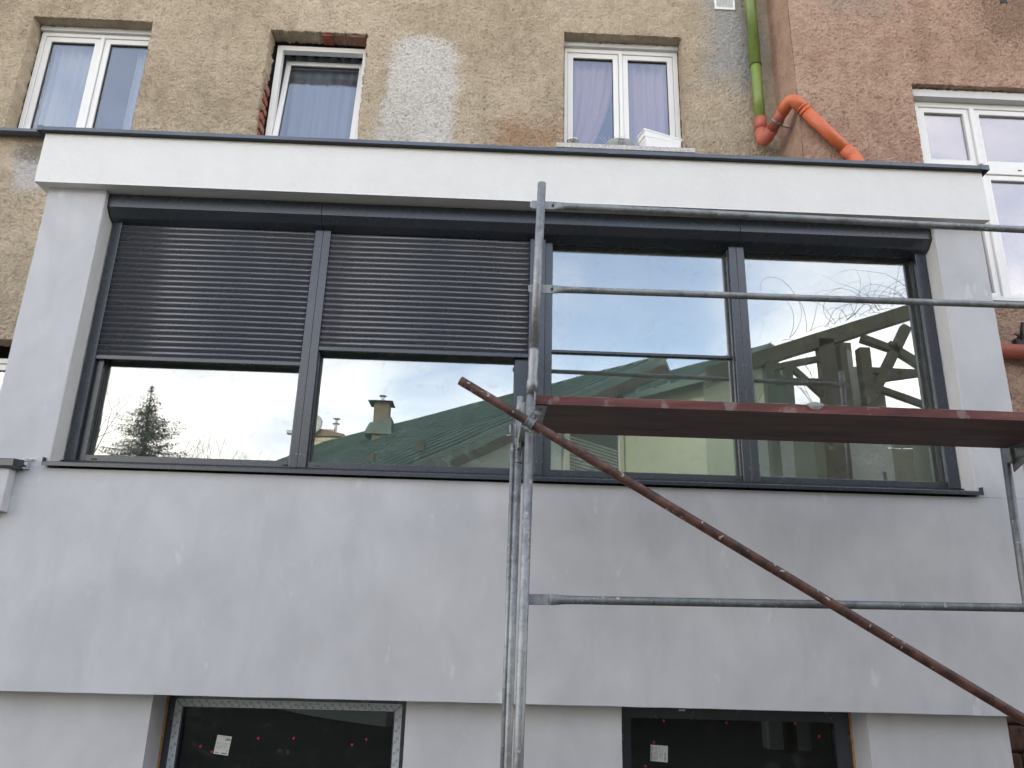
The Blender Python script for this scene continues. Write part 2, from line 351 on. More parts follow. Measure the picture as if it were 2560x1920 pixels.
def grid_wall(name, O, U, V, Nn, ulen, vlen, step, holes, amp, mat, parent, depth=.16, edge=.006, skip=None, seed=0):
    """a rendered wall as a dense sheet with real relief, openings with ragged arrises and reveals running back"""
    O, U, V, Nn = map(Vector, (O, U, V, Nn))
    def lines(n, marks):
        c = [i * n / max(1, round(n / step)) for i in range(round(n / step) + 1)]
        for mk in marks:
            if 0 < mk < n:
                j = min(range(len(c)), key=lambda k: abs(c[k] - mk)); c[j] = mk
        return c
    us = lines(ulen, [x for h in holes for x in (h[0], h[1])]); vs = lines(vlen, [x for h in holes for x in (h[2], h[3])])
    nu, nv = len(us), len(vs); verts = []; edgeset = {}
    for j, v in enumerate(vs):
        for i, u in enumerate(us):
            q = Vector((u, v, seed)); du = dv = 0
            if skip and skip(u, v): d = 0
            else:
                a_ = noise.noise(q * 42 + Vector((noise.noise(q * 9), 0, 0)) * 1.5); b_ = noise.noise(q * 75)
                d = amp * (1.15 * (1 - abs(a_) * 2.4) + b_ * .9 + .5 * noise.noise(q * 5))
                for h in holes:
                    k = h[4] if len(h) > 4 else 1
                    on_u = (abs(u - h[0]) < 1e-6 or abs(u - h[1]) < 1e-6) and h[2] - 1e-6 <= v <= h[3] + 1e-6
                    on_v = (abs(v - h[2]) < 1e-6 or abs(v - h[3]) < 1e-6) and h[0] - 1e-6 <= u <= h[1] + 1e-6
                    if on_u: du += edge * k * (noise.noise(Vector((v * 14, h[0], seed + 3))) + noise.noise(Vector((v * 50, h[0], seed))) * .8)
                    if on_v: dv += edge * k * (noise.noise(Vector((u * 14, h[2], seed + 3))) + noise.noise(Vector((u * 50, h[2], seed))) * .8)
            verts.append(O + U * (u + du) + V * (v + dv) + Nn * d)
    def inside(i, j):
        uc, vc = (us[i] + us[i + 1]) / 2, (vs[j] + vs[j + 1]) / 2
        return any(h[0] < uc < h[1] and h[2] < vc < h[3] for h in holes)
    faces = []; cells = [[inside(i, j) for i in range(nu - 1)] for j in range(nv - 1)]
    rev = {}
    def back(k, layer):
        if (k, layer) not in rev:
            p = verts[k]; b = depth * layer / 5
            jit = amp * 1.2 * noise.noise(p * 22 + Vector((layer * 3.1, 0, 0)))
            base = O + U * ((p - O).dot(U)) + V * ((p - O).dot(V))
            rev[(k, layer)] = len(verts); verts.append(base - Nn * b + (U + V) * jit)
        return rev[(k, layer)]
    for j in range(nv - 1):
        for i in range(nu - 1):
            a, b, c, d = j * nu + i, j * nu + i + 1, (j + 1) * nu + i + 1, (j + 1) * nu + i
            if not cells[j][i]:
                if not (skip and skip(us[i], vs[j]) and skip(us[i + 1], vs[j + 1])): faces.append((a, b, c, d))
            else:
                for (p, q, jj, ii) in ((a, b, j - 1, i), (b, c, j, i + 1), (c, d, j + 1, i), (d, a, j, i - 1)):
                    if 0 <= jj < nv - 1 and 0 <= ii < nu - 1 and not cells[jj][ii]:
                        pk, qk = p, q
                        for l in range(1, 6):
                            pn, qn = back(p, l), back(q, l); faces.append((pk, qk, qn, pn)); pk, qk = pn, qn
    me = bpy.data.meshes.new(name); me.from_pydata([tuple(v) for v in verts], [], faces); me.update()
    me.materials.append(mat)
    for p in me.polygons: p.use_smooth = True
    me.transform(world_of(parent).inverted())
    o = bpy.data.objects.new(name, me); COL.objects.link(o); o.parent = parent
    return o

def ring(mb, x0, x1, z0, z1, y0, y1, l, r, b, t):
    """four bars of a frame as one shape"""
    mb.box(x0, x0 + l, y0, y1, z0, z1); mb.box(x1 - r, x1, y0, y1, z0, z1)
    mb.box(x0 + l, x1 - r, y0, y1, z0, z0 + b); mb.box(x0 + l, x1 - r, y0, y1, z1 - t, z1); return mb
def frame_mb(x0, x1, z0, z1, y0, y1, l, r, b, t):
    """mitred frame: front and back faces meet on the diagonal"""
    mb = MB(); o = [(x0, z0), (x1, z0), (x1, z1), (x0, z1)]; i = [(x0 + l, z0 + b), (x1 - r, z0 + b), (x1 - r, z1 - t), (x0 + l, z1 - t)]
    v = [(x, y, z) for y in (y0, y1) for (x, z) in o + i]; f = []
    for k in range(4):
        n = (k + 1) % 4
        f += [(k, n, n + 4, k + 4), (k + 8, k + 12, n + 12, n + 8), (k, k + 8, n + 8, n), (k + 4, n + 4, n + 12, k + 12)]
    return mb.add(v, f)

# ------------------------------------------------------------------ ground
g = MB(); n_ = 60
vv = []
for j in range(n_ + 1):
    for i in range(n_ + 1):
        x = -150 + 300 * i / n_; y = -220 + 300 * j / n_
        vv.append((x, y, 0 if (abs(x - 3) < 25 and y > -30) else .25 * noise.noise(Vector((x * .05, y * .05, 0)))))
g.add(vv, [(j * (n_ + 1) + i, j * (n_ + 1) + i + 1, (j + 1) * (n_ + 1) + i + 1, (j + 1) * (n_ + 1) + i) for j in range(n_) for i in range(n_)])
GROUND = plaster("trodden_gravel_ground", (.07, .065, .05), (.13, .12, .10), 30, .8, .4)
g.build("ground", GROUND, kind='structure')

# ================================================================== OLD BROWN HOUSE
RY = 1.6      # plane of the old front wall
old = thing("apartment_building", "old apartment building with rough brown roughcast and patchy white paint behind the new bay", "building", (2.0, RY, 0))
X0, Z0 = -4.0, 3.2
H = [(-1.60, -0.365, 6.24, 7.68, 1.0), (.862, 1.885, 6.24, 7.645, 3.2), (3.965, 5.223, 6.28, 7.79, 1.0), (-2.4, -1.02, 2.3, 4.06, 1.0)]
H = [H[0], H[1], H[2], (-2.4, -1.02, Z0, 4.07, 1.0)]
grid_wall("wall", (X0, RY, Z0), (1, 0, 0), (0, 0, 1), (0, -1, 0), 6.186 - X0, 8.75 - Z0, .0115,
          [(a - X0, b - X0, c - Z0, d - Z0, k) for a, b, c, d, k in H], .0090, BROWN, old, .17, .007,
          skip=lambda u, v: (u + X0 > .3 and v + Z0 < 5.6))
mb = MB(); mb.box(X0, 6.186, RY + .0, RY + .5, 8.75, 11.5); mb.box(X0 - 6, X0, RY, RY + .5, 0, 11.5)
mb.build("upper_wall", BROWN, old)
mb = MB(); mb.box(X0, 6.186, RY + .0, RY + .5, 0, Z0); mb.box(.29, 6.186, RY + .002, RY + .02, Z0, 5.61); mb.build("lower_wall", BROWN, old)
MB().box(X0 - 6, 6.186, RY + .5, RY + 9, 11.2, 11.5).build("roof", TILE, old)
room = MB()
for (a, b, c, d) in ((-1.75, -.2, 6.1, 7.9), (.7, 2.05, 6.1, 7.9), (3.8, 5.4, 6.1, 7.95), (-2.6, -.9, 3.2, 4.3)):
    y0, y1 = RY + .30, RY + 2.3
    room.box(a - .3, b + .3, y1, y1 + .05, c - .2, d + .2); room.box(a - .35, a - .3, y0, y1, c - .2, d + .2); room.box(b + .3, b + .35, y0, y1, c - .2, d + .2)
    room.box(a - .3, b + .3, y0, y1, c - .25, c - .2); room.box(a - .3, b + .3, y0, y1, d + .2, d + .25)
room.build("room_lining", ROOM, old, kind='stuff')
# masonry behind the roughcast around each opening (closes the wall thickness)
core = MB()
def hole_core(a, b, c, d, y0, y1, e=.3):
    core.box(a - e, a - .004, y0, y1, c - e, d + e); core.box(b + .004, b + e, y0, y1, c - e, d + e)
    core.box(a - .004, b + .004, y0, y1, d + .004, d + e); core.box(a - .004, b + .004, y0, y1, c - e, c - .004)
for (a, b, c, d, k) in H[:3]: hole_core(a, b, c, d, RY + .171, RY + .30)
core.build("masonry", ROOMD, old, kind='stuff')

def upvc(parent, x0, x1, z0, z1, y, leaves, fr=(.04, .04, .04, .05), sash=.058, mull=.045, tilt=None, glass=GLASS_OLD, pane_cols=None, name="window"):
    """white plastic window: outer frame (part) with sashes, panes and mullion cover as its sub-parts"""
    l, r, b, t = fr
    f = frame_mb(x0, x1, z0, z1, y, y + .075, l, r, b, t).build(name, PVC, parent, .004)
    ix0, ix1 = x0 + l, x1 - r; n = leaves; w = (ix1 - ix0 - (n - 1) * mull) / n
    for k in range(n):
        a = ix0 + k * (w + mull); bb = a + w
        s = frame_mb(a + .003, bb - .003, z0 + b + .003, z1 - t - .003, y + .012, y + .075, sash, sash, sash, sash)
        s2 = frame_mb(a + sash - .004, bb - sash + .004, z0 + b + sash - .004, z1 - t - sash + .004, y + .028, y + .055, .012, .012, .012, .012)
        if tilt:
            piv = Vector((0, y + .07, z0 + b)); rot = Matrix.Translation(piv) @ Matrix.Rotation(-tilt, 4, 'X') @ Matrix.Translation(-piv)
        else: rot = Matrix.Identity(4)
        def T(mb): mb.v = [tuple(rot @ Vector(v)) for v in mb.v]; return mb
        T(s).build("sash", PVC, f, .005); T(s2).build("gasket", PVC_D, f)
        p = MB().box(a + sash, bb - sash, y + .040, y + .048, z0 + b + sash, z1 - t - sash)
        T(p).build("pane", glass, f)
        if k < n - 1:
            MB().box(bb, bb + mull, y - .006, y + .07, z0 + b, z1 - t).build("mullion", PVC, f, .006)
    return f
upvc(old, -1.585, -.30, 6.27, 7.63, 1.755, 2, fr=(.045, .04, .04, .05), mull=.04)
upvc(old, .905, 1.87, 6.27, 7.60, 1.765, 1, fr=(.06, .05, .06, .06), sash=.055, tilt=R(7))
upvc(old, 3.985, 5.215, 6.33, 7.735, 1.76, 2, fr=(.035, .05, .05, .055), mull=.04)
upvc(old, -2.35, -1.0, 2.4, 3.945, 1.76, 2)
# mortar fillets on the window heads
for (a, b, z) in ((-1.59, -.37, 7.63), (3.97, 5.22, 7.735)):
    q = MB(); n = 90
    for i in range(n):
        xa, xb = a + (b - a) * i / n, a + (b - a) * (i + 1) / n
        h = .052 + .022 * noise.noise(Vector((xa * 26, z, 0)))
        q.box(xa, xb, 1.722 - .004 * noise.noise(Vector((xa * 5, z, 2))), 1.766, z - .004, z + h)
    q.build("plaster_fillet", REVEAL, old, kind='stuff')
# broken lintel of the middle window: bare bricks under the roughcast
for (a, b, zz) in ((1.395, 1.515, .0), (1.535, 1.655, .006), (1.675, 1.865, .002)):
    m_ = MB().box(a, b, RY + .02, RY + .165, 7.625 + zz, 7.69)
    m_.build("brick", BRICK if a < 1.5 else BRICK2, old, .006)
for k, z in enumerate((6.36, 6.46, 6.57, 6.68, 6.80, 6.93)):
    MB().box(.845, .885 + .006 * (k % 2), RY + .04, RY + .165, z, z + .065 + .01 * (k % 3)).build("brick", BRICK2 if k % 2 else BRICK, old, .008)
# sills
MB().box(3.88, 5.26, 1.42, 1.78, 6.235, 6.285).build("window_sill", GRANITE, old, .003, label="speckled granite window sill")
MB().prism_x([(1.46, 6.185), (1.46, 6.215), (1.78, 6.265), (1.78, 6.235)], -1.66, -.33).build("window_sill", COPING, old)
MB().box(.85, 1.89, 1.48, 1.78, 6.19, 6.235).build("window_sill", GRANITE, old)
# vent grille near the top of the picture
vg = frame_mb(5.605, 5.83, 8.18, 8.48, RY - .022, RY + .002, .022, .022, .028, .02).build("vent_grille", PVC, old, .003)
gm = MB()
for i in range(11): gm.box(5.632 + i * .0165, 5.638 + i * .0165, RY - .016, RY - .006, 8.205, 8.46)
for i in range(15): gm.box(5.626, 5.81, RY - .018, RY - .010, 8.216 + i * .0165, 8.221 + i * .0165)
gm.build("grid", PVC, vg, kind='stuff')
MB().box(5.626, 5.81, RY - .006, RY - .004, 8.2, 8.46).build("backing", PVC_D, vg)

# curtains hang inside: things of their own
def curtain(name, label, x0, x1, z0, z1, y, folds, amp, mat, sweep=0, seed=0, group="curtains behind the old windows"):
    nx, nz_ = folds * 14, 14; v = []
    for j in range(nz_ + 1):
        t_ = j / nz_; z = z1 + (z0 - z1) * t_
        xr = x1 - sweep * (t_ ** 2.2)
        for i in range(nx + 1):
            s_ = i / nx; x = x0 + (xr - x0) * s_
            ph = s_ * folds * 2 * math.pi + 1.4 * noise.noise(Vector((s_ * 3, t_ * .8, seed)))
            v.append((x, y + amp * math.sin(ph) * (.6 + .6 * noise.noise(Vector((s_ * 6, seed, 0))) ), z))
    mb = MB().add(v, [(j * (nx + 1) + i, j * (nx + 1) + i + 1, (j + 1) * (nx + 1) + i + 1, (j + 1) * (nx + 1) + i) for j in range(nz_) for i in range(nx)])
    return tag(mb.build(name, mat, smooth_=True), label, "curtain", group)
curtain("curtain", "white sheer curtain filling the left pane of the top left window", -1.50, -1.0, 6.3, 7.7, 1.91, 5, .03, SHEER_W, 0, 1)
curtain("curtain", "white sheer curtain gathered at the right side of the top left window", -.62, -.28, 6.3, 7.7, 1.91, 3, .03, SHEER_W, 0, 2)
curtain("curtain", "pleated grey curtain behind the tilted middle window with broken lintel", .85, 1.95, 6.3, 7.7, 2.04, 9, .035, SHEER_B, 0, 3)
curtain("curtain", "pink sheer curtain swept aside in the left pane above the tin pot", 3.95, 4.56, 6.3, 7.8, 1.90, 6, .03, SHEER_P, .42, 4)
curtain("curtain", "pink and lilac sheer curtain in the right pane behind the white planters", 4.58, 5.30, 6.3, 7.8, 1.90, 7, .03, SHEER_P, 0, 5)

# pots on the granite sill
SZ = 6.285
t_ = MB(); seg = 24
def lathe(mb, cx, cy, prof, seg=24, sx=1, sy=1):
    v = [(cx + r * sx * math.cos(2 * math.pi * j / seg), cy + r * sy * math.sin(2 * math.pi * j / seg), z) for r, z in prof for j in range(seg)]
    n = len(prof)
    return mb.add(v, [(i * seg + j, i * seg + (j + 1) % seg, (i + 1) * seg + (j + 1) % seg, (i + 1) * seg + j) for i in range(n - 1) for j in range(seg)])
tp = thing("tin_pot", "small shiny tin pot at the left end of the granite sill", "pot", (4.055, 1.55, SZ))
lathe(MB(), 4.055, 1.55, [(0, SZ), (.048, SZ), (.058, SZ + .105), (.061, SZ + .108), (.061, SZ + .115), (.054, SZ + .113), (.045, SZ + .01), (0, SZ + .01)]).build("body", CHROME, tp, smooth_=True)
lathe(MB(), 4.055, 1.55, [(.0605, SZ + .106), (.064, SZ + .110), (.0605, SZ + .116)]).build("rim", CHROME, tp, smooth_=True)
gp = thing("oval_planter", "grey oval planter with an embossed crest standing on the sill below the mullion", "planter", (4.53, 1.53, SZ))
lathe(MB(), 4.53, 1.53, [(0, SZ), (.095, SZ), (.135, SZ + .03), (.145, SZ + .075), (.130, SZ + .112), (.115, SZ + .118), (.110, SZ + .11), (.12, SZ + .06), (.08, SZ + .02), (0, SZ + .02)], 32, 1, .55).build("body", GREYPL, gp, smooth_=True)
cr = MB(); cr.tube([(4.53 + .045 * math.cos(a), 1.4475 + .006 * abs(math.cos(a)), SZ + .068 + .026 * math.sin(a)) for a in [i * math.pi / 10 for i in range(21)]], .0035, 6)
cr.tube([(4.49, 1.448, SZ + .062), (4.57, 1.448, SZ + .062)], .004, 6); cr.tube([(4.53, 1.447, SZ + .05), (4.53, 1.447, SZ + .088)], .003, 6)
cr.build("crest", simple("pale_crest", (.42, .44, .42), .6), gp)
for k in range(5):
    a = (k - 2) * .05
    q = MB().tube([(4.42 + a * .3, 1.54, SZ + .09), (4.42 + a, 1.54, SZ + .17), (4.42 + a * 1.9, 1.53, SZ + .2)], [.002, .0015, .0005], 5)
    q.build("dry_stalk", simple("dry_straw", (.45, .42, .3), .8) if k == 0 else bpy.data.materials["dry_straw"], gp)
wb = thing("window_box", "two nested white plastic window boxes tilted on the right of the sill", "planter", (4.93, 1.55, SZ), R(-4))
def trough(z, sc, tilt):
    mb = MB(); L_, w_, h_ = .205 * sc, .075 * sc, .11
    o = []
    for (k, zz) in ((.88, 0), (1, h_), (1.05, h_), (1.05, h_ + .018), (.98, h_ + .018), (.84, .01)):
        o.append([(sx * L_ * k, sy * w_ * (k + .02), zz) for sx, sy in ((-1, -1), (1, -1), (1, 1), (-1, 1))])
    v = [p for rr in o for p in rr]; f = [(i * 4 + j, i * 4 + (j + 1) % 4, (i + 1) * 4 + (j + 1) % 4, (i + 1) * 4 + j) for i in range(5) for j in range(4)] + [(3, 2, 1, 0), (20, 21, 22, 23)]
    rot = Matrix.Translation((4.93, 1.55, z)) @ Matrix.Rotation(R(15), 4, 'Z') @ Matrix.Rotation(tilt, 4, 'Y')
    return mb.add([tuple(rot @ Vector(p)) for p in v], f)
trough(SZ + .014, .93, 0).build("lower_box", WHITEPL, wb, .004)
trough(SZ + .066, 1.0, R(4.5)).build("upper_box", WHITEPL, wb, .004)

# ================================================================== PINK NEIGHBOUR
PY = 1.08; PX = 6.186
pink = thing("neighbour_building", "pinkish roughcast neighbouring house with a tall white window standing forward on the right", "building", (8.0, PY, 0))
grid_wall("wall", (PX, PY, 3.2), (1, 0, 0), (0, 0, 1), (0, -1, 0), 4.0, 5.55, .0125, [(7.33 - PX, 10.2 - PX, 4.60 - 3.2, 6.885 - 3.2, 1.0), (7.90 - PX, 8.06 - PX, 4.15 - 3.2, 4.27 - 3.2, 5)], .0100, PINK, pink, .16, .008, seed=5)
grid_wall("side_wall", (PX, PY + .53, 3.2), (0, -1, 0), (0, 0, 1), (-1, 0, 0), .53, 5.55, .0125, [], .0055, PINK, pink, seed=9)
MB().box(PX + .001, PX + .03, PY + .001, PY + .03, 3.2, 8.75).build("corner_bead", PINK, pink)
MB().box(PX, 20, PY, PY + .5, 8.75, 11.8).build("upper_wall", PINK, pink)
MB().box(PX + 4.0, 20, PY, PY + .5, 2.0, 8.75).build("far_wall", PINK, pink)
MB().box(PX, 20, PY, PY + .5, 1.35, 3.2).build("lower_wall", PINK, pink)
MB().box(PX, 20, PY + .5, PY + 9, 11.5, 11.8).build("roof", TILE, pink)
# dark rubble plinth, stone by stone
random.seed(3); st = []
z = 0.0
while z < 1.34:
    h = min(random.uniform(.12, .2), 1.35 - z); x = PX
    while x < 9.4:
        w = random.uniform(.18, .38)
        q = MB().box(x + .008, x + w - .008, PY - .03 - random.uniform(0, .05), PY + .1, z + .008, z + h - .006)
        q.build("stone", STONE, pink, .02); x += w
    z += h
MB().box(PX, 20, PY + .0, PY + .5, 0, 1.35).build("plinth", STONE, pink)
# holes left by fixings
MB().box(8.40, 8.47, PY - .015, PY + .02, 7.93, 8.02).build("iron_stub", BLACK, pink, .006)
MB().box(8.345, 8.385, PY - .008, PY + .02, 7.735, 7.762).build("iron_stub", BRICK, pink, .006)
# tall window with a transom, upper sashes small, lower part large
wy = PY + .13
wf = frame_mb(7.40, 9.6, 4.62, 6.79, wy, wy + .08, .05, .05, .05, .06).build("window", PVC, pink, .005)
MB().box(7.45, 9.55, wy - .002, wy + .08, 5.985, 6.075).build("transom", PVC, wf, .006)
for k, (a, b) in enumerate(((7.45, 7.955), (8.0, 8.72), (8.765, 9.55))):
    for (c, d, kk) in ((4.67, 5.983, 0), (6.077, 6.73, 1)):
        frame_mb(a + .002, b - .002, c + .002, d - .002, wy + .012, wy + .078, .055, .055, .06, .055).build("sash", PVC, wf, .006)
        MB().box(a + .055, b - .055, wy + .04, wy + .048, c + .06, d - .055).build("pane", GLASS_NB, wf)
for x in (7.955, 8.72):
    MB().box(x, x + .045, wy - .01, wy + .07, 6.09, 6.73).build("mullion", PVC, wf, .006)
    MB().box(x, x + .045, wy - .01, wy + .07, 4.67, 5.98).build("mullion", PVC, wf, .006)
for x in (7.62, 8.33): MB().box(x, x + .035, wy - .005, wy + .0, 6.03, 6.042).build("drain_cap", PVC_D, wf)
MB().box(7.30, 9.7, PY - .03, wy + .02, 4.575, 4.615).build("window_sill", PVC, pink, .003)
q = MB(); n = 90
for i in range(n):
    xa, xb = 7.335 + 2.2 * i / n, 7.335 + 2.2 * (i + 1) / n
    q.box(xa, xb, PY + .05 - .005 * noise.noise(Vector((xa * 4, 4, 0))), wy + .01, 6.79, 6.872 + .012 * noise.noise(Vector((xa * 26, 1, 0))))
q.build("plaster_fillet", REVEAL, pink, kind='stuff')
pr = MB()
for (a, b, c, d) in ((7.1, 10.0, 4.4, 7.0),):
    y0, y1 = PY + .32, PY + 2.6
    pr.box(a, b, y1, y1 + .05, c, d); pr.box(a, a + .05, y0, y1, c, d); pr.box(b, b + .05, y0, y1, c, d); pr.box(a, b, y0, y1, c - .05, c); pr.box(a, b, y0, y1, d, d + .05)
pr.build("room_lining", ROOM, pink)

# ------------------------------------------------------------------ drain pipes
dp = thing("downpipe", "moss green rainwater downpipe in the corner between brown and pink walls", "pipe", (5.95, 1.5, 6.4))
gx = 5.955
MB().tube([(gx, 1.47, 9.6), (gx, 1.47, 7.36)], .059, 28).build("pipe", GREENP, dp, smooth_=True)
MB().tube([(gx, 1.47, 7.42), (gx, 1.47, 6.66)], .0545, 28).build("pipe", GREENP, dp, smooth_=True)
MB().tube([(gx, 1.47, 7.365), (gx, 1.47, 7.35)], .0615, 28).build("collar", simple("grimy_joint", (.06, .08, .03), .8), dp, smooth_=True)
MB().tube([(gx, 1.47, 6.70), (gx, 1.47, 6.655)], .0558, 28).build("cement_joint", REVEAL, dp, smooth_=True)
od = thing("drain_pipe", "orange plastic drain pipe bending from the green downpipe over the bay roof", "pipe", (6.0, 1.3, 6.2))
P0 = Vector((gx, 1.47, 6.70)); P1 = Vector((gx, 1.47, 6.385)); P2 = Vector((6.09, 1.0, 6.60)); P3 = Vector((6.63, 1.0, 5.955)); P4 = Vector((6.63, .6, 5.2))
def bend(p, q, r, rad, n=9):
    """points rounding corner q between p and r"""
    a = (p - q).normalized(); b = (r - q).normalized(); ang = a.angle(b); dd = rad / math.tan(ang / 2)
    c = q + (a + b).normalized() * (rad / math.sin(ang / 2)); s_, e_ = q + a * dd - c, q + b * dd - c
    ax = s_.cross(e_).normalized(); th = s_.angle(e_)
    return [c + Matrix.Rotation(th * i / n, 3, ax) @ s_ for i in range(n + 1)]
e1 = bend(P0, P1, P2, .062); e2 = bend(P1, P2, P3, .065); e3 = bend(P2, P3, P4, .09)
MB().tube([P0 + Vector((0, 0, .0))] + [P0.lerp(e1[0], .6)] , .0635, 28).build("socket", ORANGE2, od, smooth_=True)
MB().tube([P0.lerp(e1[0], .5)] + e1 + [e1[-1].lerp(e2[0], .25)], .060, 28).build("elbow", ORANGE2, od, smooth_=True)
MB().tube([e1[-1].lerp(e2[0], .2), e2[0].lerp(e1[-1], .02)], .0555, 28).build("pipe", ORANGE2, od, smooth_=True)
MB().tube([e2[0].lerp(e1[-1], .22)] + e2 + [e2[-1].lerp(e3[0], .12)], .061, 28).build("elbow", ORANGE, od, smooth_=True)
for k in (.10, .16):
    c_ = e2[-1].lerp(e3[0], k); d_ = (e3[0] - e2[-1]).normalized()
    MB().tube([c_ - d_ * .006, c_ + d_ * .006], .0635, 28).build("socket_ring", ORANGE, od, smooth_=True)
MB().tube([e2[-1].lerp(e3[0], .1), e3[0].lerp(e2[-1], .02)], .056, 28).build("pipe", ORANGE, od, smooth_=True)
MB().tube([e3[0].lerp(e2[-1], .12)] + e3 + [P4], .061, 28).build("elbow", ORANGE, od, smooth_=True)
c_ = e1[-1].lerp(e2[0], .52); d_ = (e2[0] - e1[-1]).normalized()
MB().tube([c_ - d_ * .012, c_ + d_ * .012], .066, 28).build("clamp_ring", GALV, od, smooth_=True)
MB().tube([c_ + Vector((.02, 0, -.06)), c_ + Vector((.14, .02, -.07))], .008, 8).build("clamp_bolt", GALV, od)
lp = thing("drain_pipe", "orange drain pipe running level along the pink wall below the tall window", "pipe", (7.7, .98, 4.06))
MB().tube([(7.2, .98, 4.075), (9.6, .98, 4.05)], .061, 28).build("pipe", ORANGE2, lp, smooth_=True)
ca = thing("cable_stub", "black cable stub poking from a broken hole above the low orange pipe", "cable", (7.9, 1.0, 4.15))
MB().tube([(7.955, 1.1, 4.16), (7.92, 1.03, 4.20), (7.915, 1.0, 4.27), (7.935, 1.0, 4.345)], .015, 10).build("cable", BLACK, ca)
MB().box(7.86, 8.1, 1.02, 1.2, 4.12, 4.21).build("socket_box", BLACK, ca, .02)

# ================================================================== THE NEW BAY
bay = thing("enclosed_balcony", "new enclosed balcony with white fascia, grey primer walls and a long anthracite window band", "building", (3.5, .8, 0))
WX0, WX1, ZB, ZT = 0.0, 7.0, 1.228, 4.70
OX0, OX1, OZ0, OZ1 = .423, 6.644, 2.60, 4.70
def sheet(name, mat, pieces, bevel=.002):
    mb = MB()
    for p in pieces: mb.box(*p)
    return mb.build(name, mat, bay, bevel)
# spandrel wall, piers (outer skin .0 -> .14, reveals are faced separately)
def uneven(x0, x1, z0, z1, y0, y1, name, mat, amp=.0035, step=.07):
    """a trowelled face: gently uneven front, slightly wavering edges"""
    nx, nz_ = max(2, round((x1 - x0) / step)), max(2, round((z1 - z0) / step)); v = []; f = []
    for j in range(nz_ + 1):
        for i in range(nx + 1):
            x = x0 + (x1 - x0) * i / nx; z = z0 + (z1 - z0) * j / nz_
            q = Vector((x * 1.3, z * 1.3, y0 * 3)); d = amp * (noise.noise(q) + .4 * noise.noise(q * 4))
            dz = .0025 * noise.noise(Vector((x * 5, z, 1))) if j == 0 else 0
            dx = .0015 * noise.noise(Vector((x, z * 6, 2))) if i in (0, nx) else 0
            v.append((x + dx, y0 + d, z + dz))
    n = nx + 1
    for j in range(nz_):
        for i in range(nx): f.append((j * n + i, j * n + i + 1, (j + 1) * n + i + 1, (j + 1) * n + i))
    o = len(v); rim = [i for i in range(n)] + [j * n + nx for j in range(1, nz_ + 1)] + [nz_ * n + i for i in range(nx - 1, -1, -1)] + [j * n for j in range(nz_ - 1, 0, -1)]
    m_ = len(rim)
    for k in rim: v.append(v[k])
    for k in rim: v.append((v[k][0], y1, v[k][2]))
    for k in range(m_): f.append((o + k, o + (k + 1) % m_, o + m_ + (k + 1) % m_, o + m_ + k))
    f.append(tuple(range(o + m_, o + 2 * m_)))
    ob = MB().add(v, f).build(name, mat, bay)
    for p in ob.data.polygons: p.use_smooth = len(p.vertices) == 4 and abs(p.normal.y) > .9
    return ob
uneven(WX0 - .0, WX1, ZB, 2.60, 0, .30, "spandrel_wall", GREY)
uneven(WX0, OX0 - .006, 2.602, ZT, 0, .34, "pier", GREY)
uneven(OX1 + .006, WX1, 2.602, ZT, 0, .34, "pier", GREY)
MB().box(OX0 - .0095, OX0, .0025, .335, 2.6025, 4.694).build("reveal", REVEAL, bay, .003)
MB().box(OX1, OX1 + .0095, .0025, .335, 2.6025, 4.694).build("reveal", REVEAL, bay, .003)
# returns to the old wall, roof slab and floor
MB().box(0, .16, .345, 1.55, ZB, 4.70).build("side_wall", GREY, bay)
MB().box(6.84, 7.0, .345, 1.06, ZB, 4.70).build("side_wall", GREY, bay)
MB().box(.17, 6.83, .345, 1.57, 1.95, 2.15).build("floor_slab", ROOML, bay)
MB().box(.165, 6.835, 1.45, 1.55, 2.2, 4.7).build("inner_wall", ROOML, bay)
# fascia
uneven(-.065, 7.03, 4.697, 5.108, -.085, .30, "fascia", WHITE, .002)
MB().box(-.065, 7.03, .302, 1.57, 4.705, 5.108).build("roof_slab", ROOM, bay)
def coping_piece(x0, x1, k):
    return MB().prism_x([(-.125, 5.112), (-.125, 5.140), (-.122, 5.1435), (1.56, 5.24), (1.56, 5.235), (-.117, 5.139), (-.120, 5.112)], x0, x1).build("coping_sheet", COPING, bay)
coping_piece(-.105, 4.144, 0); coping_piece(4.2265, 6.306, 1); coping_piece(6.3085, 7.062, 2)
MB().prism_x([(-.1275, 5.108), (-.1275, 5.1425), (-.124, 5.146), (1.56, 5.2435), (1.56, 5.24), (-.12, 5.1405), (-.122, 5.108)], 4.138, 4.232).build("joint_cover", COPING, bay)
# folded corners
MB().add([(-.112, -.131, 5.104), (-.112, -.131, 5.146), (-.07, -.128, 5.110), (-.07, -.128, 5.147), (-.108, .02, 5.10), (-.108, .02, 5.15), (-.112, 1.5, 5.12), (-.112, 1.5, 5.24)],
         [(0, 2, 3, 1), (0, 1, 5, 4), (4, 5, 7, 6)]).build("corner_fold", COPING, bay)
MB().add([(7.066, -.131, 5.102), (7.066, -.131, 5.146), (7.00, -.128, 5.110), (7.00, -.128, 5.147), (7.062, .02, 5.09), (7.062, .02, 5.15), (7.066, 1.05, 5.12), (7.066, 1.05, 5.21)],
         [(0, 1, 3, 2), (0, 4, 5, 1), (4, 6, 7, 5)]).build("corner_fold", COPING, bay)
MB().box(-.06, 7.02, -.120, -.086, 5.106, 5.111).build("gap_shade_strip", BLACK, bay)  # black strip paints the shadow gap between coping lip and fascia
# white edge beads
MB().box(-.066, 7.031, -.0885, -.082, 4.6935, 4.6985).build("edge_bead", PVC, bay)
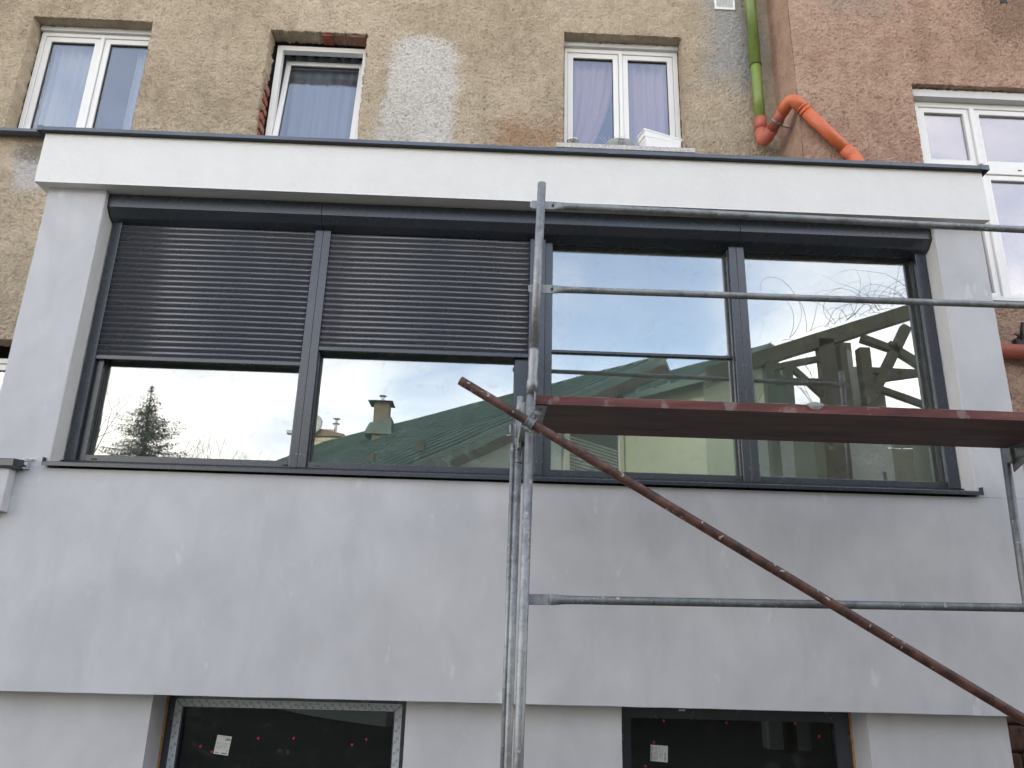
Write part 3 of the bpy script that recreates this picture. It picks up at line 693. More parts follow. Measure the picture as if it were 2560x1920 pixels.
# window sill sheet with turned-up ends
MB().prism_x([(-.04, 2.610), (-.04, 2.632), (-.037, 2.636), (.20, 2.690), (.20, 2.684), (-.034, 2.630), (-.036, 2.610)], .400, 6.668).build("window_sill", ANTH, bay)
for x in (.398, 6.666):
    MB().add([(x, -.041, 2.608), (x, -.041, 2.664), (x, .06, 2.672), (x, .06, 2.64), (x + .004, -.041, 2.608), (x + .004, -.041, 2.664), (x + .004, .06, 2.672), (x + .004, .06, 2.64)],
             [(0, 1, 2, 3), (7, 6, 5, 4), (0, 4, 5, 1), (1, 5, 6, 2), (3, 2, 6, 7)]).build("sill_end", ANTH, bay)
MB().box(.43, 6.637, .12, .262, 2.6015, 2.682).build("sill_packing", BLACK, bay)
# the aluminium window band
FY = .188
fb = MB()
G = [(.553, 1.94), (2.076, 3.492), (3.757, 5.098), (5.237, 6.577)]     # glass spans
GZ0, GZ1 = 2.738, 4.50
xs = [OX0 + .002] + [x for a, b in G for x in (a, b)] + [OX1 - .002]
for k in range(0, len(xs), 2): fb.box(xs[k], xs[k + 1], FY, FY + .10, 2.69, 4.60)
for a, b in G: fb.box(a, b, FY, FY + .10, 2.69, GZ0); fb.box(a, b, FY, FY + .10, GZ1, 4.60)
wband = fb.build("window_frame", ANTH, bay, .002)
for a, b in G:
    MB().box(a - .012, b + .012, FY + .058, FY + .064, GZ0 - .012, GZ1 + .012).build("pane", GLASS, wband)
    frame_mb(a - .001, b + .001, GZ0 - .001, GZ1 + .001, FY + .044, FY + .057, .007, .007, .007, .007).build("gasket", PVC_D, wband)
# sash frames that stand a little proud (the opening lights)
for (a, b) in ((3.703, 5.106), (5.222, 6.58), (2.066, 3.588)):
    frame_mb(a, b, 2.693, 4.53, FY - .006, FY - .0005, .052 if a > 3.5 and a < 4 else .012, .006, .042, .02).build("sash_bead", ANTH, wband, .0015)
MB().box(3.757, 5.098, FY + .034, FY + .056, 3.624, 3.645).build("glazing_bar", ANTH, wband, .002)
for x in (.60, 1.905, 2.13, 3.45, 3.80, 5.05, 5.30, 6.50):
    MB().box(x, x + .034, FY - .0075, FY - .0005, 2.705, 2.711).build("drain_slot", BLACK, wband)
# shutter guides
for (a, b) in ((.437, .504), (1.953, 2.0105), (2.0125, 2.070), (3.585, 3.6415), (3.6435, 3.70), (5.106, 5.1625), (5.1645, 5.222), (6.556, 6.638)):
    gr = MB().box(a, b, .152, FY - .007, 2.688, 4.55).build("guide_rail", ANTH, bay, .003)
    if 1 < a < 6:
        xc = a + .046 if (round(a, 3) in (1.953, 3.585, 5.106)) else a + .013
        for z in (2.782, 3.55, 4.357):
            MB().tube([(xc, .1525, z), (xc, .1505, z)], .0042, 10).build("screw", GALV_D, gr)
# shutter box in three lengths
prof = [(.045, 4.6925), (.045, 4.588), (.050, 4.583), (.098, 4.537), (.110, 4.530), (.187, 4.500), (.187, 4.6925)]
for (a, b) in ((.432, 2.0065), (2.0085, 5.1715), (5.1735, 6.636)):
    MB().prism_x(prof, a, b).build("shutter_box", ANTH, bay, .0025)
for x in (.4245, 6.6365):
    MB().prism_x([(y - .004 if y < .18 else y, z + (-.004 if z < 4.6 else 0)) for y, z in prof], x, x + .0065).build("end_cap", ANTH, bay, .001)
# roller shutters: every slat its own curved profile
def slat_mesh(x0, x1):
    pts = [(.1700, .0010), (.1665, .0060), (.1615, .0110), (.1567, .0165), (.1554, .0200), (.1550, .0250), (.1558, .0300), (.1582, .0350), (.1630, .0390), (.1720, .0420), (.180, .0420), (.180, .0010)]
    return MB().prism_x(pts, x0, x1).mesh("slat")
def shutter(x0, x1, zb, zt, label):
    root = MB().prism_x([(.160, zb), (.158, zb + .004), (.158, zb + .030), (.162, zb + .034), (.182, zb + .034), (.182, zb)], x0, x1).build("roller_shutter", ANTH, bay, .0015, label=label)
    me = slat_mesh(x0, x1); me.transform(world_of(bay).inverted()); me.materials.append(ANTH_S)
    for p in me.polygons: p.use_smooth = len(p.vertices) == 4 and p.center.z > .0125 - 0 and p.normal.y < -.3
    z = zb + .036
    while z < zt:
        o = bpy.data.objects.new("slat", me); COL.objects.link(o); o.parent = root; o.location = (0, .0, z); z += .0435
    return root
shutter(.5045, 1.9525, 3.426, 4.49, "longer half lowered roller shutter")
shutter(2.0705, 3.5845, 3.550, 4.49, "shorter half lowered roller shutter")

# basement storey, set back under the bay
BY = .13
def bwall(x0, x1, z0, z1, y0=BY, y1=.45): uneven(x0, x1, z0, z1, y0, y1, "basement_wall", GREY, .003)
bwall(0, 1.291, 0, 1.226); bwall(2.864, 4.219, 0, 1.226); bwall(5.787, 6.69, 0, 1.226); bwall(1.292, 2.8635, 0, .25); bwall(4.2195, 5.7865, 0, .25)
MB().box(0, 6.69, .46, 1.0, 0, 1.22).build("basement_core", ROOMD, bay)
MB().box(1.292, 1.300, .362, .40, .25, 1.224).build("foam_joint", FOAM, bay); MB().box(5.778, 5.787, .362, .40, .25, 1.224).build("foam_joint", FOAM, bay)
def bwin(x0, x1, label):
    f = frame_mb(x0, x1, .26, 1.222, .380, .445, .10, .10, .10, .09).build("basement_window", ANTH, bay, .002, label=label)
    MB().box(x0 + .095, x1 - .095, .418, .424, .355, 1.137).build("pane", GLASS_DK, f)
    return f
b1 = bwin(1.301, 2.8635, "basement window with printed white protective film"); b2 = bwin(4.2195, 5.777, "bare dark basement window")
# protective film strips with a printed chain of little squares
tz = 1.182; tx0, tx1 = 1.345, 2.817; wT = .046
def quadxz(mb, pts, y): mb.add([(x, y, z) for x, z in pts], [tuple(range(len(pts)))])
def trap(pts, nm, y=.3785):
    MB().prism_y(pts, y, y + .0008).build(nm, TAPE, b1)
trap([(tx0 + .004, tz), (tx1 - .004, tz), (tx1 - wT - .002, tz - wT), (tx0 + wT + .002, tz - wT)], "film_strip")
trap([(tx0, tz - .004), (tx0 + wT, tz - wT - .004), (tx0 + wT, .33), (tx0, .29)], "film_strip")
trap([(tx1, tz - .004), (tx1 - wT, tz - wT - .004), (tx1 - wT, .33), (tx1, .29)], "film_strip")
ink = MB(); Yk = .3783
def sq(cx, cz, s=.0062, w=.0022, rot=.15):
    for (a, b, c, d) in ((-s, s, s - w, s), (-s, s, -s, -s + w), (-s, -s + w, -s, s), (s - w, s, -s, s)):
        pts = [(a, c), (b, c), (b, d), (a, d)]
        quadxz(ink, [(cx + x * math.cos(rot) - z * math.sin(rot), cz + x * math.sin(rot) + z * math.cos(rot)) for x, z in pts], Yk)
def lnk(x0, z0, x1, z1, w=.0008):
    d = Vector((x1 - x0, z1 - z0)).normalized(); n = Vector((-d.y, d.x)) * w
    quadxz(ink, [(x0 + n.x, z0 + n.y), (x1 + n.x, z1 + n.y), (x1 - n.x, z1 - n.y), (x0 - n.x, z0 - n.y)], Yk)
x = tx0 + .055; k = 0
while x < tx1 - .07:
    o_ = (k * .011) % .03
    c1 = (x, tz - .008 - (o_ % .016)); c2 = (x + .022, tz - .030 - (o_ % .012))
    sq(*c1); sq(*c2)
    lnk(c1[0] + .006, c1[1] - .006, c2[0] - .006, c2[1] + .006); x += .048; k += 1
z = tz - .075; k = 0
while z > .32:
    for xa in (tx0, tx1 - wT):
        s_ = .004 * (k % 3)
        c1 = (xa + .034 - s_, z); c2 = (xa + .012 + s_ * .3, z - .024); sq(*c1); sq(*c2); lnk(c1[0] - .006, c1[1] - .006, c2[0] + .006, c2[1] + .006)
    z -= .066; k += 1
ink.build("film_print", INKB, b1, kind='stuff')
# stickers
def sticker(par, c, w, h, rot, side):
    m_ = Matrix.Translation((c[0], .4155, c[1])) @ Matrix.Rotation(rot, 4, 'Y')
    def bx(a, b, y0, y1, c_, d): return [tuple(m_ @ Vector(p)) for p in MB().box(a, b, y0, y1, c_, d).v], [(0, 2, 3, 1), (4, 5, 7, 6), (0, 1, 5, 4), (1, 3, 7, 5), (3, 2, 6, 7), (2, 0, 4, 6)]
    MB().add(*bx(-w / 2, w / 2, 0, .001, -h / 2, h / 2)).build("sticker", PAPER, par)
    pr_ = MB(); random.seed(int(w * 1e4))
    def bar(a, b, c_, d): pr_.add(*bx(a * w / 2, b * w / 2, -.0006, -.0001, c_ * h / 2, d * h / 2))
    if side:   # printed sideways: heading bars down the left edge, barcode on the right
        bar(-.90, -.82, .25, .85); bar(-.90, -.82, -.9, .05)
        for i in range(12): a = .62; z_ = .1 - i * .085; bar(a, a + .16, z_, z_ + random.uniform(.025, .06))
        for xx in (-.62, -.48, -.34, -.2, .02, .16, .32):
            z_ = .8
            while z_ > -.8:
                l_ = random.uniform(.05, .2); 
                if random.random() < .6: bar(xx, xx + .035, z_ - l_, z_)
                z_ -= l_ + .04
        for (s0, s1) in ((-.80, -.70), (-.68, -.58)):       # the two open arcs of the conformity mark
            bar(-.62, -.58, s0, s1); bar(-.62, -.46, s0, s0 + .02); bar(-.62, -.46, s1 - .02, s1)
    else:
        for i in range(14): xx = .18 + i * .052; bar(xx, xx + random.uniform(.012, .036), .52, .76)
        for zz in (.86, .2, .08, -.06, -.16, -.28, -.42):
            xx = -.85
            while xx < .85:
                l_ = random.uniform(.06, .3)
                if random.random() < .7: bar(xx, xx + l_, zz, zz + .022)
                xx += l_ + .05
        bar(-.85, -.35, -.86, -.80); bar(.05, .85, -.88, -.79); bar(.66, .70, -.66, -.50); bar(.70, .80, -.66, -.64); bar(.70, .80, -.52, -.50)
    pr_.build("sticker_print", INK, par, kind='stuff')
sticker(b1, (1.672, .906), .094, .112, R(6), False)
sticker(b2, (4.510, .918), .113, .098, R(3), True)
random.seed(5)
for par, pts in ((b1, [(1.531, .895), (1.607, .866), (1.895, .95), (2.123, .958), (2.593, .961), (2.503, .926)]), (b2, [(4.548, 1.118), (4.477, .983), (4.418, .841), (5.428, 1.121), (5.582, 1.046), (4.966, 1.113)])):
    for (x, z) in pts:
        r_ = .0085; pts_ = [(x + r_ * math.cos(a) * random.uniform(.7, 1.1), z + r_ * math.sin(a) * random.uniform(.8, 1.2)) for a in [i * math.pi / 4 for i in range(8)]]
        MB().prism_y(pts_, .4145, .417).build("marker_dot", REDM, par)
MB().box(4.60, 4.64, BY + .06, BY + .075, 1.196, 1.206).build("plaster_crumb", REVEAL, bay, .002)

# neighbour's balcony parapet butting against the bay on the left
pp = thing("balcony_parapet", "stub of a rendered balcony parapet with dark metal capping at the left edge", "wall", (-1, -.1, 0))
MB().box(-3.0, .228, -.082, -.002, 2.30, 2.575).build("wall", GREY, pp, .004)
MB().box(-3.0, -.002, -.002, .12, 2.30, 2.575).build("inner_wall", GREY, pp)
MB().prism_x([(-.115, 2.585), (-.115, 2.625), (-.11, 2.632), (.10, 2.66), (.10, 2.575), (-.10, 2.575)], -3.0, -.003).build("capping", ANTH, pp, .002)
MB().prism_x([(-.115, 2.585), (-.115, 2.627), (-.11, 2.634), (-.003, 2.645), (-.003, 2.575), (-.10, 2.575)], -.001, .262).build("capping", ANTH, pp, .002)
MB().add([(.262, -.115, 2.585), (.262, -.115, 2.627), (.285, -.003, 2.60), (.285, -.003, 2.645), (.262, -.003, 2.575), (.262, -.003, 2.645)], [(0, 2, 3, 1), (1, 3, 5), (0, 4, 2)]).build("capping_end", ANTH, pp)
random.seed(11)
q = MB()
for i in range(16):
    x = .262 + random.uniform(0, .045); z = 2.60 + random.uniform(-.02, .045); s_ = random.uniform(.004, .012)
    q.box(x, x + s_ * 1.8, -.022 - s_, -.001, z, z + s_)
q.build("mortar_crumbs", REVEAL, pp, kind='stuff')
for i in range(4): MB().box(-2.9 + i * .74, -2.9 + i * .74 + .73, -.078, .10, 2.22, 2.299).build("brick", BRICK, pp, .006)

# ================================================================== SCAFFOLD
sf = thing("scaffolding", "galvanised scaffold frame with two posts standing left of the red board", "scaffold", (3.5, -.9, 0), 0, "scaffold frames")
YO, YI = -1.24, -.51
def post(par, pts, r=.0242, mat=GALV, nm="post"): return MB().tube(pts, r, 24).build(nm, mat, par, smooth_=True)
post(sf, [(3.495, YO, 0), (3.513, YO, 1.05), (3.541, YO, 2.86)])
post(sf, [(3.476, YI, 0), (3.486, YI, .94), (3.507, YI, 2.93)])
post(sf, [(3.505, YI, 2.90), (3.509, YI, 3.045)], .0195, nm="spigot")
up_ = thing("guard_post", "upper galvanised guard post socketed on the front scaffold post", "scaffold", (3.545, YO, 2.8))
post(up_, [(3.548, YO, 3.00), (3.579, YO, 4.115)], .0242)
MB().tube([(3.5435, YO, 2.835), (3.5455, YO, 2.905), (3.546, YO, 2.915), (3.5465, YO, 2.955), (3.547, YO, 2.985), (3.5475, YO, 3.005), (3.549, YO, 3.03), (3.5495, YO, 3.05), (3.550, YO, 3.075), (3.5505, YO, 3.09)],
          [.0295, .0295, .0262, .0255, .0255, .0275, .0278, .0258, .0272, .0246], 24).build("sleeve", GALV, up_, smooth_=True)
MB().box(3.5475, 3.5515, YO - .0305, YO - .028, 2.868, 2.876).build("pin_hole", BLACK, up_)
for dx in (0,):
    MB().tube([(3.555, YO - .028, 2.845), (3.558, YO - .034, 2.80), (3.556, YO - .030, 2.775), (3.562, YO - .030, 2.80), (3.563, YO - .028, 2.84)], .0028, 8).build("safety_clip", GALV, up_)
# transom under the board and wedge heads
def transom(par, x, z):
    MB().prism_y([(x - .026, z - .03), (x + .026, z - .03), (x + .026, z + .026), (x + .020, z + .026), (x + .020, z - .022), (x - .020, z - .022), (x - .020, z + .026), (x - .026, z + .026)], YO + .024, YI - .024).build("transom", GALV_D, par, .002)
transom(sf, 3.527, 2.765)
for (yy, sgn) in ((YO, 1), (YI, -1)):
    MB().box(3.497, 3.557, yy + sgn * .02, yy + sgn * .075, 2.70, 2.80).build("wedge_head", GALV_D, sf, .006)
MB().prism_x([(YI - .03, 2.86), (YI - .03, 2.66), (YI - .13, 2.745), (YI - .13, 2.76)], 3.513, 3.521).build("gusset", GALV_D, sf, .002)
MB().prism_x([(YO + .03, 2.73), (YO + .03, 2.56), (YO + .12, 2.70), (YO + .12, 2.73)], 3.52, 3.528).build("gusset", GALV_D, sf, .002)
MB().tube([(3.455, YI - .02, 2.86), (3.452, YI - .045, 2.845), (3.452, YI - .045, 2.80), (3.458, YI - .04, 2.785), (3.478, YI - .035, 2.785), (3.485, YI - .03, 2.80), (3.483, YI - .03, 2.85), (3.47, YI - .025, 2.865)], .006, 8).build("catch", GALV_D, sf)
MB().box(3.430, 3.462, YI - .05, YI - .035, 2.775, 2.792).build("catch_block", GALV_D, sf, .004)
for z in (2.62, 2.70, 2.78): MB().tube([(3.506, YI, z), (3.5065, YI, z + .012)], .0265, 20).build("band", GALV_D, sf, smooth_=True)
MB().tube([(3.455, YI - .005, .0), (3.470, YI - .005, 2.74)], .013, 12).build("inner_rod", GALV, sf, smooth_=True)
sr = thing("scaffolding", "galvanised scaffold frame whose inner post stands at the right picture edge", "scaffold", (6.56, -.9, 0), 0, "scaffold frames")
post(sr, [(6.50, YI, 0), (6.52, YI, 2.03), (6.545, YI, 2.86)], mat=GALV_D)
post(sr, [(6.545, YI, 2.85), (6.547, YI, 2.98)], .0195, nm="spigot")
post(sr, [(6.575, YO, 0), (6.60, YO, 2.9)]); post(sr, [(6.60, YO, 2.88), (6.63, YO, 4.1)])
transom(sr, 6.57, 2.765)
MB().box(6.525, 6.575, YI - .075, YI - .02, 2.715, 2.80).build("wedge_head", GALV_D, sr, .006)
MB().prism_x([(YI - .03, 2.74), (YI - .03, 2.66), (YI - .25, 2.74)], 6.555, 6.563).build("gusset", GALV_D, sr, .002)
MB().tube([(6.553, YI - .045, 2.725), (6.553, YI - .06, 2.725)], .014, 12).build("rivet", BLACK, sr)
# rails
def rail(label, z0, z1, r, x0=3.50, x1=6.65, hole=True):
    y = YO + .032; k = 7
    t = thing("guard_rail", label, "scaffold rail", (3.6, y, z0), group="guard rails of the scaffold")
    zz = lambda x: z0 + (z1 - z0) * (x - 3.604) / (6.388 - 3.604)
    xs_ = [3.725, 3.70, 3.675, 3.65] ; 
    pts = [(3.645, y, zz(3.645)), (3.665, y, zz(3.665)), (3.69, y, zz(3.69)), (3.72, y, zz(3.72)), (3.76, y, zz(3.76)), (6.48, y, zz(6.48)), (6.52, y, zz(6.52)), (6.56, y, zz(6.56)), (6.6, y, zz(6.6))]
    fl = [(.22, 1.30), (.35, 1.28), (.65, 1.18), (.9, 1.06), (1, 1), (1, 1), (.9, 1.06), (.45, 1.2), (.2, 1.3)]
    MB().tube(pts, r, 24, flat=fl).build("tube", GALV if z0 > 2 else GALV_D, t, smooth_=True)
    MB().prism_y([(3.515, zz(3.5) - .018), (3.53, zz(3.5) - .0262), (3.66, zz(3.66) - .0262), (3.668, zz(3.66) - .015), (3.668, zz(3.66) + .02), (3.66, zz(3.66) + .0262), (3.53, zz(3.5) + .0262), (3.515, zz(3.5) + .018)], y - .003, y + .003).build("end_plate", GALV, t, .002)
    MB().box(6.58, 6.68, y - .003, y + .003, zz(6.6) - .026, zz(6.6) + .026).build("end_plate", GALV, t, .002)
    if hole: MB().box(3.640, 3.652, y - .0078, y - .003, zz(3.64) - .006, zz(3.64) + .004).build("rivet_hole", BLACK, t)
rail("topmost galvanised guard rail crossing in front of the white fascia", 3.992, 3.958, .0205)
rail("middle galvanised guard rail crossing in front of the right window panes", 3.462, 3.472, .0188)
rail("lowest galvanised rail crossing the grey wall below the board", 1.793, 1.822, .0205, hole=False)
# board
bd = thing("scaffold_board", "worn dark red scaffold board lying between the two frames", "board", (5.05, -.88, 2.8))
bz = 2.80
for (a, b) in ((-1.186, -.885), (-.8825, -.578)):
    nx = 60; v = []
    for i in range(nx + 1):
        x = 3.565 + 2.995 * i / nx
        e = .0025 * noise.noise(Vector((x * 3, a, 0)))
        for (yy, z) in ((a + e, bz + .001), (b, bz), (b, bz + .046), (a + e, bz + .046 + .002 * noise.noise(Vector((x * 9, 2, 0))))): v.append((x, yy, z))
    f = [(i * 4 + j, i * 4 + (j + 1) % 4, (i + 1) * 4 + (j + 1) % 4, (i + 1) * 4 + j) for i in range(nx) for j in range(4)] + [(0, 1, 2, 3), (nx * 4 + 3, nx * 4 + 2, nx * 4 + 1, nx * 4)]
    MB().add(v, f).build("plank", BOARD, bd)
MB().box(3.563, 6.562, -1.1915, -1.190, bz - .002, bz + .0465).build("edge_strip", BEDGE, bd, .0008)
ep = MB().box(3.566, 3.63, -1.17, -.60, bz - .004, bz - .0005).build("end_plate", GALV_D, bd)
for yy in (-1.1, -.95, -.8, -.68): MB().tube([(3.60, yy, bz - .007), (3.60, yy, bz - .004)], .006, 8).build("rivet", BLACK, bd)
MB().box(6.5, 6.56, -1.17, -.60, bz - .004, bz - .0005).build("end_plate", GALV_D, bd)
random.seed(21); q = MB()
for i in range(120):
    x = random.uniform(3.7, 6.5); s_ = random.uniform(.008, .03); h = random.uniform(.001, .004)
    q.box(x, x + s_ * 2, -1.186 + random.uniform(0, .004), -1.15, bz + .0462, bz + .0462 + h)
q.build("mortar_crust", MORTAR, bd, kind='stuff')
q = MB()
q.add([(5.075 + .045 * math.cos(a) * (1 + .2 * math.sin(3 * a)), -1.1955, bz + .040 + .022 * math.sin(a)) for a in [i * math.pi / 8 for i in range(16)]] + [(5.075, -1.206, bz + .038)], [(i, (i + 1) % 16, 16) for i in range(16)])
q.build("mortar_lump", MORTAR, bd)
# brace
d_ = (Vector((5.698, -1.305, 1.407)) - Vector((3.169, -1.305, 2.875))).normalized(); B0 = Vector((3.166, -1.305, 2.877))
bt = thing("brace_tube", "long rusty red brown tube slanting down to the right across the scaffold", "tube", (3.17, -1.305, 2.877))
nb = 40; mb = MB(); 
rad = [.0242 * (1 + .02 * noise.noise(Vector((i * .9, 0, 0)))) for i in range(nb + 1)]
mb.tube([B0 + d_ * (4.7 * i / nb) for i in range(nb + 1)], rad, 24, caps=False)
mb.build("tube", BRACE, bt, smooth_=True)
mb = MB(); mb.tube([B0 + d_ * .06, B0 + d_ * .0], .0205, 20, caps=False); mb.build("bore", BLACK, bt)
mb = MB().tube([B0 + d_ * .002, B0 - d_ * .0005], [.0243, .0236], 24, caps=False); mb.build("cut_end", BRACE, bt)
# coupler round tube and post
cp = thing("pipe_clamp", "steel swivel coupler bolting the red brown tube to the front post", "clamp", (3.53, -1.28, 2.657))
cc = Vector((3.536, -1.305, 0)); cc.z = B0.z + d_.z * ((cc.x - B0.x) / d_.x)
side = Vector((0, -1, 0)); upn = d_.cross(side).normalized()
if upn.z < 0: upn = -upn
def band(c, ax, u, w, r0, r1, hw, a0, a1, n=16):
    v = []; 
    for i in range(n + 1):
        a = a0 + (a1 - a0) * i / n; e = u * math.cos(a) + w * math.sin(a)
        for (r, s_) in ((r0, -hw), (r0, hw), (r1, hw), (r1, -hw)): v.append(c + e * r + ax * s_)
    f = [(i * 4 + j, i * 4 + (j + 1) % 4, (i + 1) * 4 + (j + 1) % 4, (i + 1) * 4 + j) for i in range(n) for j in range(4)] + [(0, 3, 2, 1), (n * 4, n * 4 + 1, n * 4 + 2, n * 4 + 3)]
    return MB().add(v, f)
band(cc, d_, upn, side, .0248, .0305, .021, R(-20), R(200)).build("jaw", GALV_D, cp, .0015, smooth_=False)
for s_ in (-.0195, .0195): band(cc + d_ * s_, d_, upn, side, .0305, .0345, .0035, R(-10), R(190)).build("jaw_rib", GALV_D, cp, .001)
pc = Vector((3.5375, YO, cc.z)); zax = Vector((.0155, 0, 1)).normalized()
band(pc, zax, Vector((1, 0, 0)), Vector((0, 1, 0)), .0248, .0305, .024, R(-60), R(240)).build("jaw", GALV_D, cp, .0015)
MB().tube([cc + Vector((0, .018, 0)), cc + Vector((0, .045, 0))], .02, 16).build("swivel_disc", GALV_D, cp)
bo = cc + upn * .050 + Vector((0, -.012, 0)) + d_ * .004
MB().tube([bo + Vector((0, .03, 0)), bo + Vector((0, -.030, 0))], .0065, 12).build("bolt", GALV_D, cp)
MB().tube([bo + Vector((0, -.012, 0)), bo + Vector((0, -.016, 0))], .0165, 20).build("washer", GALV_D, cp)
MB().tube([bo + Vector((0, -.016, 0)), bo + Vector((0, -.028, 0))], .0115, 6).build("nut", GALV_D, cp)
for s_ in (-.0195, .0195):
    e0 = cc + upn * .028 + side * .012 + d_ * s_; e1_ = cc + upn * .070 + side * .010 + d_ * s_
    MB().tube([e0, e1_], .0062, 8).build("fork_arm", GALV_D, cp)
hg = cc - upn * .044 + side * .012
MB().tube([hg - d_ * .032, hg + d_ * .032], .0075, 12).build("hinge_pin", GALV_D, cp)
MB().tube([hg - d_ * .007, hg + d_ * .007], .0135, 14).build("hinge_knuckle", GALV_D, cp)

# ================================================================== BEHIND THE CAMERA (what the panes mirror)
def gable_house(name, label, apex, ang, wl, pl, wr, prt, length, body_y0, wallmat, over=.45):
    """apex: world point of the ridge end; local +y points out of the gable, x across"""
    t = thing(name, label, "house", (apex[0], apex[1], 0), ang)
    Hh = apex[2]; el, er = Hh - wl * math.tan(pl), Hh - wr * math.tan(prt)
    # body with gable
    MB().prism_y([(-wl + .5, 0), (wr - .3, 0), (wr - .3, er + .1), (0, Hh - .25), (-wl + .5, el + .12)], -length, body_y0).build("wall", wallmat, t, local=True)
    th = .16
    s = MB().prism_y([(-wl, el), (0, Hh), (0, Hh - th * 1.2), (-wl, el - th)], -length - over, over); s.build("roof", ROOFG, t, local=True)
    s = MB().prism_y([(wr, er), (0, Hh), (0, Hh - th * 1.2), (wr, er - th)], -length - over, over); s.build("roof", ROOFG, t, local=True)
    MB().prism_y([(-wl, el - th - .005), (0, Hh - th * 1.2 - .005), (0, Hh - th - .35), (-wl, el - th - .2)], over - .06, over + .02).build("verge_board", SOFFIT, t, local=True)
    y = over - .05; n = 0
    while y > -length:
        mb = MB().prism_y([(-wl, el + .002), (-.02, Hh + .0), (-.02, Hh + .10), (-wl, el + .102)], y - .03, y + .03)
        mb.build("standing_seam", ROOFG, t, local=True); y -= .55
    MB().box(-.12, .12, -length, over, Hh - .02, Hh + .05).build("ridge_cap", ROOFG, t, local=True)
    # snow guards
    for k in range(9):
        yy = -1.2 - k * 1.9; xx = -wl * .80; zz = Hh + xx * math.tan(pl)
        MB().box(xx - .03, xx + .03, yy - .14, yy + .14, zz + .06, zz + .26).build("snow_guard", SOFFIT, t, local=True)
    return t
A1 = 44.7
h1 = gable_house("green_roof_house", "cream house with a green standing seam metal roof opposite the bay", (8.15, -16.56, 9.77), R(-A1), 9.8, R(28.15), 1.3, R(55), 17.6, 0, CREAM)
# windows with blinds in the gable
def opp_window(par, x0, x1, z0, z1):
    f = frame_mb(x0, x1, z0, z1, .02, .10, .22, .22, .2, .2).build("window", CREAMF, par, .01, local=True)
    MB().box(x0 + .2, x1 - .2, .035, .045, z0 + .18, z1 - .18).build("pane", simple("dark_opposite_pane", (.02, .03, .03), .05) if "dark_opposite_pane" not in bpy.data.materials else bpy.data.materials["dark_opposite_pane"], f, local=True)
    me = MB().box(x0 + .22, x1 - .22, .050, .056, 0, .045).mesh("blind_slat"); me.materials.append(BLIND)
    z = z0 + .2
    while z < z0 + (z1 - z0) * .62:
        o = bpy.data.objects.new("blind_slat", me); COL.objects.link(o); o.parent = f; o.location = (0, 0, z); z += .085
    return f
opp_window(h1, -4.25, -1.7, 4.9, 7.6); opp_window(h1, -1.5, 1.0, 5.2, 8.3)
ch = MB().box(-.55, .15, -15.2, -14.4, 8.4, 10.9)
# chimney: placed on the far slope, world axes
def wpart(nm, mb, mat, par, **k): return mb.build(nm, mat, par, **k)
wpart("chimney", MB().box(-.72, -.20, -20.85, -20.30, 7.8, 9.28), CHIMR, h1)
wpart("chimney_cap", MB().add([(-.92, -21.0, 9.27), (-.06, -21.0, 9.27), (-.06, -20.1, 9.27), (-.92, -20.1, 9.27), (-.49, -20.55, 9.42)], [(0, 1, 4), (1, 2, 4), (2, 3, 4), (3, 0, 4), (3, 2, 1, 0)]), SOFFIT, h1)
wpart("cowl", MB().tube([(-.48, -20.55, 9.40), (-.48, -20.55, 9.52)], .06, 8), STEEL, h1)
wpart("cowl_lid", MB().tube([(-.48, -20.55, 9.545), (-.48, -20.55, 9.56)], .13, 8), SOFFIT, h1)
wpart("chimney_flashing", MB().prism_y([(-1.0, 8.1), (-.05, 8.1), (-.08, 8.72), (-.82, 8.48)], -20.95, -20.2), ROOFG, h1)
# second, nearer roof and open timber gable
A2 = 40
h2 = gable_house("green_roof_house", "small green roofed annex behind the open timber gable", (10.9, -15.2, 9.72), R(-A2), 3.3, R(27), 1.2, R(55), 9, 0, OLIVE)
tg = thing("timber_gable_frame", "open olive timber gable frame of braces and posts on rendered piers", "timber frame", (9.7, -7.56, 0))
def beam(pts, w, y0=-7.66, y1=-7.46, mat=OLIVEB, nm="beam"):
    (x0, z0), (x1, z1) = pts; d = Vector((x1 - x0, z1 - z0)).normalized(); n = Vector((-d.y, d.x)) * w / 2
    MB().prism_y([(x0 + n.x, z0 + n.y), (x1 + n.x, z1 + n.y), (x1 - n.x, z1 - n.y), (x0 - n.x, z0 - n.y)], y0, y1).build(nm, mat, tg, .01)
beam([(7.2, 6.22), (11.9, 7.90)], .27); beam([(8.3, 6.5), (8.3, 0)], .16); beam([(9.38, 7.0), (9.38, 0)], .30)
beam([(10.95, 7.3), (10.02, 5.7)], .17, -7.64, -7.48, nm="strut"); beam([(10.08, 7.05), (10.62, 6.86)], .12, -7.64, -7.48, nm="strut"); beam([(10.55, 6.95), (11.2, 6.5)], .14, -7.64, -7.48, nm="strut")
beam([(10.08, 6.85), (10.08, 5.6)], .2); beam([(9.68, 6.9), (9.68, 5.6)], .12); beam([(10.1, 6.42), (11.3, 6.42)], .10, -7.63, -7.49, nm="rail"); beam([(10.1, 6.22), (11.3, 6.44)], .12, -7.62, -7.50, nm="strut")
beam([(11.2, 7.5), (11.2, 0)], .22); beam([(8.3, 6.38), (9.3, 6.62)], .11, -7.63, -7.49, nm="rail"); beam([(8.65, 6.5), (9.25, 5.9)], .10, -7.62, -7.50, nm="strut"); beam([(8.3, 6.15), (9.3, 6.15)], .12, -7.61, -7.51, nm="rail")
beam([(8.65, 6.5), (8.65, 5.6)], .13); beam([(10.1, 6.15), (11.2, 5.75)], .12, -7.61, -7.51, nm="strut")
MB().box(9.53, 10.47, -7.9, -7.7, 0, 7.0 - .45).build("pier", CREAM, tg)
